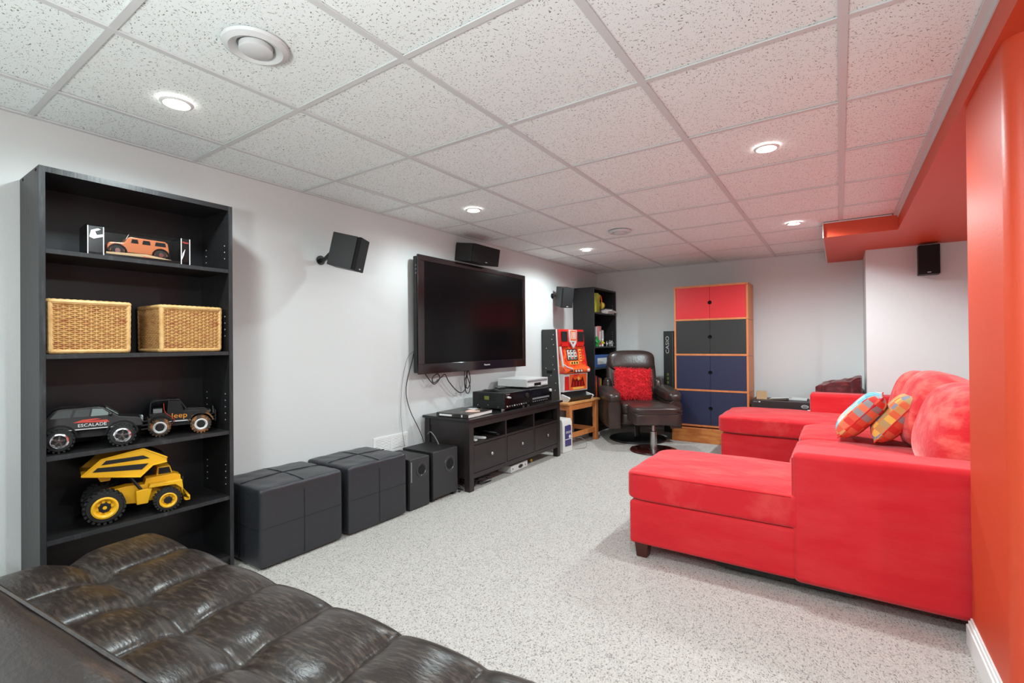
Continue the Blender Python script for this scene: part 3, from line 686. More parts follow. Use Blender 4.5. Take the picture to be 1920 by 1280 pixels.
# ================================================================== FUTON (foreground)
def futon():
    t = thing('futon', 'dark brown worn leather tufted futon with a low backrest', 'futon', (-1.075, -.343, 0), math.radians(3.9))
    Lx, Dy, z0, zt = 1.98, .66, .22, .392
    cx, cy = .262, .285
    def puff(x, y):
        # distance to the nearest seam in x and y
        ux = ((x-.04) % cx)/cx if x > .302 else max(0., x/.302)
        a = abs(math.sin(PI*ux))**.42
        v = -y
        if v < cy: b = math.sin(PI/2*min(1, (cy-v)/(cy*.62)))**.5
        else: b = abs(math.sin(PI*((v-cy) % cy)/cy))**.5
        if x < .302: a = max(a, .75*(1-ux)) if ux < .5 else a
        edge = min(1, v/.10)                       # creases fade out over the front edge
        a = 1-(1-a)*(.45+.55*edge)
        dx = min(abs(x-(.302+cx*k)) for k in range(-1, 8)); dy = min(abs(v-cy), abs(v-2*cy))
        dip = .018*math.exp(-(dx*dx+dy*dy)/.0022)
        return .034*(.6*min(a, b)+.4*a*b)-dip
    nx, ny = 170, 64
    def top(u, v):
        x = u*Lx; y = -v*Dy
        e = min(x, Lx-x)/.07; f = -y/.07
        z = zt-.028+puff(x, y)
        k = 1
        if e < 1: z -= .06*(1-math.sqrt(max(0, 1-(1-e)**2)))
        if f < 1: z -= .06*(1-math.sqrt(max(0, 1-(1-f)**2)))
        return (x, y, z)
    mb = MB(); vs = []; fs = []
    rows = [[top(i/nx, j/ny) for j in range(ny+1)] for i in range(nx+1)]
    vs = [p for r in rows for p in r]; n = ny+1
    fs = [(i*n+j, (i+1)*n+j, (i+1)*n+j+1, i*n+j+1) for i in range(nx) for j in range(ny)]
    per = [(i, 0) for i in range(nx+1)]+[(nx, j) for j in range(1, ny+1)]+[(i, ny) for i in range(nx-1, -1, -1)]+[(0, j) for j in range(ny-1, 0, -1)]
    k = len(vs); m = len(per)
    for lev in (.62, .25, 0):
        for i, j in per:
            p = rows[i][j]; ins = .0 if lev > .1 else .012
            x = min(max(p[0], ins), Lx-ins); y = max(min(p[1], -ins), -Dy+ins)
            vs.append((x, y, z0+(p[2]-z0)*lev))
    idx = [i*n+j for i, j in per]
    for q in range(m):
        r = (q+1) % m
        fs.append((idx[q], idx[r], k+r, k+q)); fs.append((k+q, k+r, k+m+r, k+m+q)); fs.append((k+m+q, k+m+r, k+2*m+r, k+2*m+q))
    fs.append(tuple(k+2*m+q for q in range(m)))
    mb.add(vs, fs)
    seat = part('seat_mattress', mb, 'futon', t, smooth=True)
    seat.data.set_sharp_from_angle(angle=math.radians(85))
    x = .302; q = 0
    while x < Lx-.1:
        for yy in (-cy, -2*cy):
            part('tuft_button', MB().rbox(x-.006, x+.006, yy-.006, yy+.006, zt-.05, zt-.042, 2.5, n=3), 'seam', seat, smooth=True)
        x += cx
    # stitched seams
    sm = MB(); x = .302
    while x < Lx-.05:
        pts = [(x, -.004-.57*i/40, top(x/Lx, (.004+.57*i/40)/Dy)[2]+.0006) for i in range(41)]
        sm.tube(pts, .0016, 5); x += cx
    o = part('stitching', sm, 'seam', seat, smooth=True)
    # backrest: leaning slab, rounded top with front piping ridge
    prof = [(-.545, .30), (-.56, .42), (-.595, .54), (-.636, .632), (-.664, .660), (-.70, .666), (-.75, .652), (-.79, .616), (-.81, .55), (-.795, .42), (-.765, .26), (-.64, .24)]
    P = catmull([(0, a, b) for a, b in prof+[prof[0]]], 4)[:-1]
    nb = 120
    def back(u, v):
        i = int(round(v*len(P))) % len(P); p = P[i]; x = u*Lx
        ph = abs(math.sin(PI*((x-.04) % cx)/cx))**.5
        c = Vector((0, -.675, .45)); d = Vector((p.x, p.y, p.z))-c
        e = min(x, Lx-x)/.05; s_ = 1 if e > 1 else .88+.12*math.sqrt(max(0, 1-(1-e)**2))
        fr = max(0, min(1, (p.y+.675)/.1))
        d *= s_*(1-.05*(1-ph)*fr)
        return (x, c.y+d.y+.036*(x-.9), c.z+d.z+.008)
    b = MB(); npf = len(P)
    vs = [back(i/nb, j/npf) for i in range(nb+1) for j in range(npf)]
    fs = [(i*npf+j, (i+1)*npf+j, (i+1)*npf+(j+1) % npf, i*npf+(j+1) % npf) for i in range(nb) for j in range(npf)]
    fs += [tuple(range(npf)), tuple(range(nb*npf, (nb+1)*npf))]
    b.add(vs, fs)
    bo = part('backrest', b, 'futon_back', t, smooth=True)
    bo.data.set_sharp_from_angle(angle=math.radians(80))
    part('piping', MB().tube([(x_*Lx/60, -.648+.036*(x_*Lx/60-.9), .660) for x_ in range(1, 60)], .0045, 6), 'futon_back', bo, smooth=True)
    part('frame_rail', MB().box(.08, Lx-.08, -.56, -.06, .17, .218), 'black_plastic', t, bevel=.004)
    for x in (.16, Lx-.16):
        for y in (-.1, -.52): part('leg', MB().cyl((x, y, 0), (x, y, .17), .018, .022, n=14), 'chrome', t)
futon()

# ================================================================== LEATHERETTE CUBES
def cube(label, y0, y1, x0=-1.562, x1=-1.148, h=.412):
    t = thing('cube_ottoman', label, 'ottoman', ((x0+x1)/2, (y0+y1)/2, 0), 0, 'black cube ottomans along the wall')
    a, b = (x1-x0)/2, (y1-y0)/2
    lid = part('body', MB().rbox(-a, a, -b, b, .008, h-.012, 30, crown=.009, n=24, wr=.0022), 'ott', t, smooth=True)
    s = MB()
    e = .0012
    for q in ((-1, 1)):
        s.tube([(q*(a+e), 0, .02), (q*(a+e), 0, h-.06)], .0018, 4); s.tube([(0, q*(b+e), .02), (0, q*(b+e), h-.06)], .0018, 4)
        s.tube([(q*(a+e), -b+.012, .205), (q*(a+e), b-.012, .205)], .0018, 4); s.tube([(-a+.012, q*(b+e), .205), (a-.012, q*(b+e), .205)], .0018, 4)
    part('seams', s, 'seam', t)
    N = 24; k = MB()
    k.tube([(-a*.96+2*a*.96*i/N, 0, h-.0115+.010*(1-(2*i/N-1)**2)) for i in range(N+1)], .0022, 5)
    k.tube([(0, -b*.96+2*b*.96*i/N, h-.0115+.010*(1-(2*i/N-1)**2)) for i in range(N+1)], .0022, 5)
    part('top_seams', k, 'seam', t)
    for sx in (-1, 1):
        for sy in (-1, 1): part('foot', MB().cyl((sx*(a-.05), sy*(b-.05), 0), (sx*(a-.05), sy*(b-.05), .01), .018, n=10), 'black_plastic', t)
cube('black leatherette cube ottoman right beside the near bookcase', .118, .592)
cube('black leatherette cube ottoman beside the small speaker', .632, 1.082)

# ------------------------------------------------------------------ wall register
t = thing('wall_register', 'white louvred air register low on the wall above the speakers', 'air vent', (XW, 1.325, .325))
part('frame', MB().box(0, .006, -.165, .165, -.015, .008).box(0, .006, -.165, .165, .088, .11).box(0, .006, -.165, -.145, .008, .088).box(0, .006, .145, .165, .008, .088).box(0, .006, -.01, .01, .008, .088), 'white', t, bevel=.001)
part('backing', MB().box(0, .001, -.145, .145, .008, .088), 'silver_dark', t)
for k in range(7):
    z = .013+k*.0112
    part('louvre', MB().prism([(.001, z), (.0055, z-.002), (.006, z), (.0015, z+.006)], -.145, .145, 'y'), 'white', t)

# ------------------------------------------------------------------ small speaker and subwoofer
def floor_speaker(name, label, y0, y1, h, hz, x0, x1, feet):
    t = thing(name, label, 'speaker', ((x0+x1)/2, (y0+y1)/2, 0))
    fz = .022 if feet else 0.004
    part('cabinet', W(t).box(x0, x1-.012, y0, y1, fz, h), 'speaker_vinyl', t, bevel=.004)
    yc = (y0+y1)/2; r = hz[1]
    n = 28; q = MB()
    fr = part('front_panel', W(t).box(x1-.0118, x1, y0+.002, y1-.002, fz+.002, h-.002), 'speaker_face', t, bevel=.004)
    zc = hz[0]
    part('port_flare', W(t).lathe([(r*.55, -.03), (r*.6, -.005), (r*.78, .004), (r, .003), (r*1.02, .0), (r*.9, -.002), (r*.52, -.032)], n, T(x1, yc+hz[2], zc) @ R(90, 'Y')), 'port_plastic', fr, smooth=True)
    part('port_tunnel', W(t).cyl((x1+.0005, yc+hz[2], zc), (x1+.0012, yc+hz[2], zc), r*.62, n=n), 'hole', fr)
    if feet:
        for a in (x0+.03, x1-.05):
            for b in (y0+.02, y1-.02): part('foot', W(t).prism([(a-.02, 0), (a+.03, 0), (a+.04, fz), (a-.02, fz)], b-.015, b+.015, 'y'), 'black_plastic', t)
    else:
        for a in (x0+.03, x1-.03):
            for b in (y0+.02, y1-.02): part('foot', W(t).cyl((a, b, 0), (a, b, fz), .008, n=8), 'black_plastic', t)
    return t
floor_speaker('bass_speaker', 'narrow black bass speaker with round port beside the cube ottoman', 1.118, 1.306, .343, (.258, .05, .018), -1.46, -1.16, False)
floor_speaker('subwoofer', 'wide black subwoofer with flared port next to the media bench', 1.336, 1.598, .352, (.24, .058, .045), -1.46, -1.155, True)
part('badge_strip', MB().box(.1515, .1525, -.084, -.074, .19, .325), 'silver_dark', [o for o in bpy.data.objects if o.name == 'bass_speaker'][0])

# ================================================================== MEDIA BENCH
def bench():
    x0, x1, y0, y1, H = -1.548, -1.088, 1.655, 3.06, .548
    t = thing('media_bench', 'long dark brown media bench with three drawers under the television', 'media bench', ((x0+x1)/2, (y0+y1)/2, 0))
    lg = .052
    part('top', W(t).box(x0-.005, x1+.022, y0-.022, y1+.022, H-.02, H), 'bench_top', t, bevel=.003)
    for x in (x0, x1-lg):
        for y in (y0, y1-lg): part('leg', W(t).box(x, x+lg, y, y+lg, 0, H-.02), 'bench', t, bevel=.002)
    part('top_rail', W(t).box(x1-.03, x1-.004, y0+lg, y1-lg, .475, H-.02), 'bench', t)
    part('bottom_rail', W(t).box(x1-.03, x1-.004, y0+lg, y1-lg, .092, .128), 'bench', t)
    for y in (y0+.012, y1-.03):
        sd = part('side_panel', W(t).box(x0+lg, x1-lg, y, y+.018, .092, H-.02), 'bench', t)
        part('side_rail', W(t).box(x0+lg, x1-lg, y-.006 if y < 2 else y+.018, y if y < 2 else y+.024, .47, H-.02), 'bench', sd)
    part('back_panel', W(t).box(x0+.006, x0+.014, y0+lg, y1-lg, .1, H-.02), 'black_panel', t)
    part('shelf', W(t).box(x0+.014, x1-.006, y0+.03, y1-.03, .342, .36), 'bench', t)
    part('bottom_board', W(t).box(x0+.014, x1-.035, y0+.03, y1-.03, .1, .112), 'bench', t)
    ya, yb = y0+lg, y1-lg; d = .02; wd = (yb-ya-2*d)/3
    for k in range(2):
        y = ya+wd*(k+1)+d*k
        part('divider', W(t).box(x0+.02, x1-.005, y, y+d, .112, .475), 'bench', t)
    for k in range(3):
        a = ya+k*(wd+d); b = a+wd
        dr = part('drawer', W(t).box(x1-.02, x1-.003, a+.004, b-.004, .132, .338), 'bench', t, bevel=.0015)
        part('knob', W(t).lathe([(.002, .026), (.009, .026), (.0135, .021), (.012, .014), (.006, .010), (.005, 0), (.002, 0)], 16, T(x1-.003, (a+b)/2, .247) @ R(90, 'Y')), 'nickel', dr, smooth=True)
    return t
bench()
SH = .3602
def remote(label, x, y, z, rz, l=.17, m='black_plastic', group='remote controls'):
    t = thing('remote_control', label, 'remote control', (x, y, z), math.radians(rz), group)
    part('case', MB().rbox(-l/2, l/2, -.022, .022, 0, .019, 5, n=6), m, t, smooth=True)
    b = MB()
    for i in range(7):
        for j in (-1, 0, 1): b.rbox(-l*.38+i*l*.11, -l*.38+i*l*.11+.009, j*.012-.004, j*.012+.004, .0175, .0205, 4, n=2)
    part('buttons', b, 'silver_dark', t)
remote('black remote control lying at the back of the open bench shelf', -1.37, 1.98, SH, 20)
remote('silver remote control at the left of the open bench shelf', -1.19, 1.765, SH, 4, .16, 'silver')
remote('silver remote control pointing out of the open bench shelf', -1.20, 1.86, SH, 13, .19, 'silver')
remote('long black remote control beside the bench divider', -1.21, 2.07, SH, -6, .2)
remote('black remote control under the silver ones in the bench', -1.40, 1.83, SH, 60, .19)

# things on the bench
BT = .5485
t = thing('photo_book', 'thick dark covered photo book with white page edges on the bench', 'book', (-1.27, 1.825, BT+.001), math.radians(4))
part('pages', MB().box(-.145, .15, -.165, .16, .004, .026), 'paper', t)
cv = part('cover', MB().box(-.15, .154, -.17, .164, .026, .0295).box(-.15, .154, -.17, .164, 0, .004).box(-.15, .154, -.174, -.17, 0, .0295), 'cover', t, bevel=.001)
part('cover_figure', MB().prism([(.02, -.03), (.05, -.05), (.1, -.04), (.13, .02), (.1, .06), (.05, .05), (.03, .1), (.0, .06)], .0296, .0301, 'z'), 'pink', cv)
part('cover_title', MB().box(-.05, .03, .1, .145, .0296, .0301), 'letter_white', cv)
part('spine_title', MB().box(-.12, .0, -.1748, -.174, .008, .022).box(.09, .1, -.1748, -.174, .006, .024), 'letter_white', cv)

def deck(name, label, y0, y1, x0, x1, z0, h, kind):
    t = thing(name, label, 'hi-fi unit', ((x0+x1)/2, (y0+y1)/2, z0))
    z1 = z0+h; f = .014
    part('case', W(t).box(x0, x1-.012, y0, y1, z0+f, z1), 'black_plastic' if kind != 'silver' else 'silver', t, bevel=.002)
    for a in (x0+.04, x1-.05):
        for b in (y0+.035, y1-.035): part('foot', W(t).cyl((a, b, z0), (a, b, z0+f), .016, n=14), 'chrome' if a > -1.3 and kind != 'silver' else 'black_plastic', t)
    fp = part('front_panel', W(t).box(x1-.0118, x1, y0-.002, y1+.002, z0+f-.001, z1), {'silver': 'silver'}.get(kind, 'gloss_black'), t, bevel=.0015)
    def knob(y, z, r, m='black_plastic', d=.014): part('knob', W(t).lathe([(.001, d), (r*.9, d), (r, d-.002), (r, 0), (.001, 0)], 18, T(x1, y, z) @ R(90, 'Y')), m, fp, smooth=True)
    def slab(n, a, b, c, d, m, th=.0012): return part(n, W(t).box(x1, x1+th, a, b, c, d), m, fp)
    if kind == 'receiver':
        slab('display', y0+.12, y1-.09, z1-.058, z1-.022, 'led'); knob(y1-.045, z1-.045, .022); knob(y0+.04, z1-.035, .009, 'silver'); knob(y0+.065, z1-.04, .007, 'silver')
        slab('brand_plate', y0+.012, y0+.07, z1-.014, z1-.009, 'silver_dark')
        for k in range(9): knob(y0+.03+k*.036, z0+.034, .006, 'silver_dark' if k % 3 else 'silver', .006)
        v = MB((Matrix.Translation(t.location)).inverted())
        for k in range(5): v.box(x0+.07, x1-.10, y0-.0012, y0, z1-.022-k*.011, z1-.018-k*.011)
        part('side_vents', v, 'hole', t)
        part('side_label', W(t).box(x0+.13, x0+.18, y0-.0016, y0, z1-.062, z1-.03), 'meter', t)
        for a, b in ((x0+.06, z0+.035), (x1-.07, z0+.03), (x0+.17, z0+.04)): part('side_screw', W(t).cyl((a, y0+.001, b), (a, y0-.0025, b), .005, n=8), 'nickel', t)
    elif kind == 'tape':
        slab('cassette_window', y0+.04, y0+.2, z1-.06, z1-.016, 'led'); slab('display', y0+.22, y1-.05, z1-.045, z1-.018, 'led')
        slab('key_row', y0+.04, y1-.05, z0+.052, z0+.066, 'silver_dark', .004)
        for k in range(8): knob(y0+.05+k*.035, z0+.034, .005, 'silver_dark', .006)
        knob(y1-.03, z1-.028, .014, 'silver')
    else:
        slab('upper_band', y0+.01, y1-.01, z1-.03, z1-.012, 'silver_dark'); slab('display', y0+.13, y0+.25, z0+.018, z0+.045, 'led')
        for k in range(3): slab('button', y0+.03+k*.03, y0+.05+k*.03, z0+.024, z0+.034, 'letter_white', .003)
        for k in range(3): slab('button', y1-.1+k*.03, y1-.08+k*.03, z0+.024, z0+.034, 'letter_white', .003)
    return t
deck('stereo_receiver', 'black stereo receiver with volume knob beside the photo book', 2.145, 2.525, -1.452, -1.105, BT, .146, 'receiver')
deck('cassette_deck', 'black cassette deck at the slot machine end of the bench', 2.535, 2.925, -1.452, -1.105, BT, .142, 'tape')
deck('video_player', 'silver video player stacked on the black cassette deck', 2.585, 2.965, -1.50, -1.17, BT+.1465, .085, 'silver')
t = thing('soft_pouch', 'flat grey floppy pouch on top of the stereo receiver', 'pouch', (-1.33, 2.27, BT+.1475), math.radians(20))
part('body', MB().grid(14, 10, lambda u, v: ((u-.5)*.16, (v-.5)*.1*(1-.3*abs(u-.5)), .006+.012*math.sin(PI*u)*math.sin(PI*v)+.004*math.cos(9*u))).grid(14, 10, lambda u, v: ((u-.5)*.16, (v-.5)*.1*(1-.3*abs(u-.5)), .0005)), 'speaker_vinyl', t, smooth=True)
remote('small black remote control lying on the receiver beside the silver player', -1.38, 2.46, BT+.1465, 80, .12)

# things under the bench
t = thing('network_box', 'silver set-top box with dark oval lying under the media bench', 'set-top box', (-1.165, 2.39, 0), math.radians(2))
part('case', MB().box(-.1, .035, -.14, .14, .004, .062), 'silver', t, bevel=.003)
part('front_oval', MB().lathe([(.001, .0015), (.02, .0015), (.021, 0), (.001, 0)], 20, T(.035, .02, .033) @ R(90, 'Y') @ Matrix.Diagonal((.75, 1.8, 1, 1))), 'black_plastic', t)
part('button', MB().cyl((.035, -.11, .035), (.037, -.11, .035), .006, n=10), 'black_plastic', t)
part('socket', MB().cyl((.035, .1, .03), (.037, .1, .03), .006, n=10), 'black_plastic', t)
for a in (-.08, .02): part('foot', MB().box(a-.01, a+.01, -.12, .12, 0, .004), 'black_plastic', t)
t = thing('toy_ball', 'tiny yellow ball on the carpet under the media bench', 'ball', (-1.2, 2.69, 0))
part('ball_half', MB().lathe([(.001, .0005)]+[(.017*math.sin(a), .0175-.017*math.cos(a)) for a in (0.4, .8, 1.2, PI/2)], 16), 'toy_yellow', t, smooth=True)
part('ball_half', MB().lathe([(.017*math.sin(a), .0175-.017*math.cos(a)) for a in (PI/2, 1.9, 2.3, 2.8)]+[(.001, .0345)], 16), 'toy_yellow', t, smooth=True)
def cable(name, label, pts, r, m='black_plastic', k=6, cat='cable'):
    o = part(name, MB().tube(catmull(pts, k), r, 6), m, None, smooth=True); return tag(o, label, cat)
rr = random.Random(3)
def tangle(cx, cy, n, sx, sy, h): return [(cx+rr.uniform(-sx, sx), cy+rr.uniform(-sy, sy), .004+rr.uniform(0, h)) for _ in range(n)]
cable('cable_tangle', 'tangle of black cables on the carpet under the left end of the bench', tangle(-1.2, 1.86, 34, .09, .13, .05), .0032)
cable('cable_tangle', 'tangle of black cables between the subwoofer and the bench leg', tangle(-1.17, 1.628, 16, .05, .012, .05), .003)
cable('cable', 'black cable curving from behind the bench into the subwoofer top', [(-1.50, 1.638, .40), (-1.45, 1.62, .425), (-1.36, 1.575, .40), (-1.30, 1.55, .356)], .0035, 'silver_dark')

# ================================================================== TELEVISION
def tv():
    y0, y1, z0, z1, xf, xb = 1.515, 3.04, .878, 1.808, -1.47, -1.535
    t = thing('television', 'large wall mounted black flat television with dark glossy bezel', 'television', (XW, (y0+y1)/2, z0))
    part('back_shell', W(t).box(xb, xf-.012, y0+.01, y1-.01, z0+.01, z1-.01), 'black_plastic', t, bevel=.006)
    b = W(t)
    l, r_, tp, bt = .068, .05, .045, .078
    b.box(xf-.014, xf, y0, y1, z1-tp, z1).box(xf-.014, xf, y0, y1, z0, z0+bt).box(xf-.014, xf, y0, y0+l, z0+bt, z1-tp).box(xf-.014, xf, y1-r_, y1, z0+bt, z1-tp)
    bz = part('bezel', b, mat('dark_maroon_gloss', (30, 20, 22), .1, coat=.5), t, bevel=.003)
    part('screen', W(t).box(xf-.012, xf-.004, y0+l-.002, y1-r_+.002, z0+bt-.002, z1-tp+.002), 'screen', t)
    text('brand_print', 'Panasonic', .022, 'letter_white', bz, (Matrix.Translation(t.location)).inverted() @ T(xf+.0004, y0+l+.80, z0+bt*.55) @ R(90, 'Z') @ R(90, 'X'))
    part('wall_mount', W(t).box(XW+.002, xb, y0+.45, y1-.45, z0+.3, z1-.3), 'black_plastic', t)
    for z in (z1-.09, z1-.12, z1-.15): part('side_button', W(t).box(xf-.034, xf-.024, y0+.006, y0+.0098, z, z+.014), 'silver_dark', t)
    return t
tv()
cable('cable', 'thin grey cable hanging from the left side of the television', [(-1.552, 1.545, 1.06), (-1.568, 1.49, 1.0), (-1.562, 1.43, .8), (-1.56, 1.415, .55), (-1.56, 1.455, .3)], .0018, 'silver_dark')
cable('cable', 'black cable hanging from the television down to the subwoofer', [(-1.54, 1.555, 1.12), (-1.555, 1.535, 1.0), (-1.56, 1.47, .78), (-1.55, 1.49, .62), (-1.50, 1.545, .45), (-1.46, 1.56, .35)], .0032)
cable('cable_loop', 'coiled black cable looping below the left part of the television', [(-1.525, 1.63, .885), (-1.51, 1.68, .82), (-1.50, 1.72, .79), (-1.5, 1.78, .83), (-1.505, 1.76, .87), (-1.505, 1.70, .84), (-1.505, 1.72, .80), (-1.5, 1.80, .84), (-1.505, 1.85, .86), (-1.51, 1.90, .80), (-1.51, 1.99, .72), (-1.51, 2.06, .69), (-1.51, 2.12, .72), (-1.515, 2.14, .80), (-1.52, 2.15, .885)], .0042)
cable('cable_loop', 'bundled black cable loops hanging under the middle of the television', [(-1.515, 2.12, .885), (-1.505, 2.10, .80), (-1.50, 2.11, .70), (-1.50, 2.15, .68), (-1.50, 2.17, .74), (-1.5, 2.13, .84), (-1.505, 2.16, .87), (-1.505, 2.18, .78), (-1.505, 2.14, .72), (-1.51, 2.11, .78), (-1.515, 2.17, .885)], .0042)

# ------------------------------------------------------------------ wall speakers
def wall_speaker(label, c, yaw, pitch, dims, wall_pt, wall_n, bracket=True):
    d, wd, h = dims
    t = thing('wall_speaker', label, 'speaker', c, math.radians(yaw), 'surround sound speakers')
    P = R(pitch, 'Y')
    part('cabinet', MB().box(-d/2, d/2-.028, -wd/2, wd/2, -h/2, h/2, P), 'speaker_vinyl', t, bevel=.003)
    part('groove', MB().box(d/2-.028, d/2-.022, -wd/2+.004, wd/2-.004, -h/2+.004, h/2-.004, P), 'hole', t)
    g = part('grille', MB().box(d/2-.022, d/2, -wd/2, wd/2, -h/2, h/2, P), 'grille', t, bevel=.004)
    part('badge', MB().box(d/2, d/2+.001, -.012, .012, -h/2+.012, -h/2+.018, P), 'silver', g)
    if bracket:
        inv = (Matrix.Translation(t.location) @ t.rotation_euler.to_matrix().to_4x4()).inverted()
        a = Vector(wall_pt); n_ = Vector(wall_n); back = (Matrix.Translation(t.location) @ t.rotation_euler.to_matrix().to_4x4()) @ P @ Vector((-d/2, 0, 0))
        m = MB(inv)
        m.cyl(a, a+n_*.008, .03, n=18)
        m.tube(catmull([a+n_*.008, a+n_*.04, (a+n_*.04)*.4+back*.6, back], 5), .013, 10)
        m.cyl(back-(P.to_3x3() @ Vector((0, 0, 0))), back, .02, n=12)
        part('bracket', m, 'black_plastic', t, smooth=True)
    return t
wall_speaker('black tilted wall speaker between the near bookcase and television', (-1.345, .79, 1.69), 31, 13, (.185, .135, .205), (XW, .745, 1.66), (1, 0, 0))
wall_speaker('black wall speaker above the slot machine beside the far bookcase', (-1.405, 3.77, 1.64), -34, 12, (.18, .135, .225), (XW, 3.78, 1.665), (1, 0, 0))
wall_speaker('black speaker on the pale alcove wall under the red soffit', (1.842, 4.325, 1.80), -92, 0, (.13, .142, .25), (1.842, 4.40, 1.80), (0, -1, 0), False)
wall_speaker('black centre speaker on the wall directly above the television', (-1.46, 2.245, 1.905), 0, 9, (.21, .37, .155), (XW, 2.245, 1.9), (1, 0, 0), False)

# ================================================================== FAR CORNER
# ---- product box by the bench end
t = thing('white_product_box', 'white box with purple label standing by the wooden side table', 'box', (-1.19, 3.255, 0), math.radians(-6))
part('carton', MB().prism([(-.07, 0), (.09, 0), (.085, .30), (.07, .335), (-.07, .335)], -.085, .085, 'y'), 'toy_white', t, bevel=.006)
part('label_panel', MB().prism([(-.05, .06), (.06, .06), (.06, .265), (.03, .275), (-.05, .27)], .0905, .0915, 'x', T(-.0005, 0, 0)), 'purple', t)
text('print', 'EVOO', .034, 'letter_white', t, T(.0925, .01, .20) @ R(90, 'Z') @ R(90, 'X'))
part('label_dot', MB().cyl((.0905, .035, .155), (.0922, .035, .155), .018, n=14), 'letter_white', t)
part('label_stripe', MB().box(.0905, .0922, -.05, .06, .128, .134), 'letter_white', t)

# ---- wooden side table and slot machine
tab = thing('side_table', 'small orange pine side table carrying the slot machine', 'table', (-1.34, 3.745, 0), math.radians(-5.5))
TX, TY, TZ = .195, .34, .475
part('top', MB().box(-TX, TX+.012, -TY, TY, TZ-.022, TZ), 'pine_top', tab, bevel=.003)
for sx in (-1, 1):
    for sy in (-1, 1): part('leg', MB().box(sx*(TX-.02)-.024, sx*(TX-.02)+.024, sy*(TY-.065)-.024, sy*(TY-.065)+.024, 0, TZ-.022), 'pine', tab, bevel=.002)
    part('apron', MB().box(sx*(TX-.015)-.01, sx*(TX-.015)+.01, -TY+.085, TY-.085, TZ-.085, TZ-.022), 'pine', tab)
    part('stretcher', MB().box(sx*(TX-.02)-.01, sx*(TX-.02)+.01, -TY+.085, TY-.085, .095, .145), 'pine', tab)
for sy in (-1, 1): part('end_apron', MB().box(-TX+.04, TX-.04, sy*(TY-.06)-.01, sy*(TY-.06)+.01, TZ-.085, TZ-.022), 'pine', tab); part('end_stretcher', MB().box(-TX+.04, TX-.04, sy*(TY-.06)-.01, sy*(TY-.06)+.01, .095, .145), 'pine', tab)

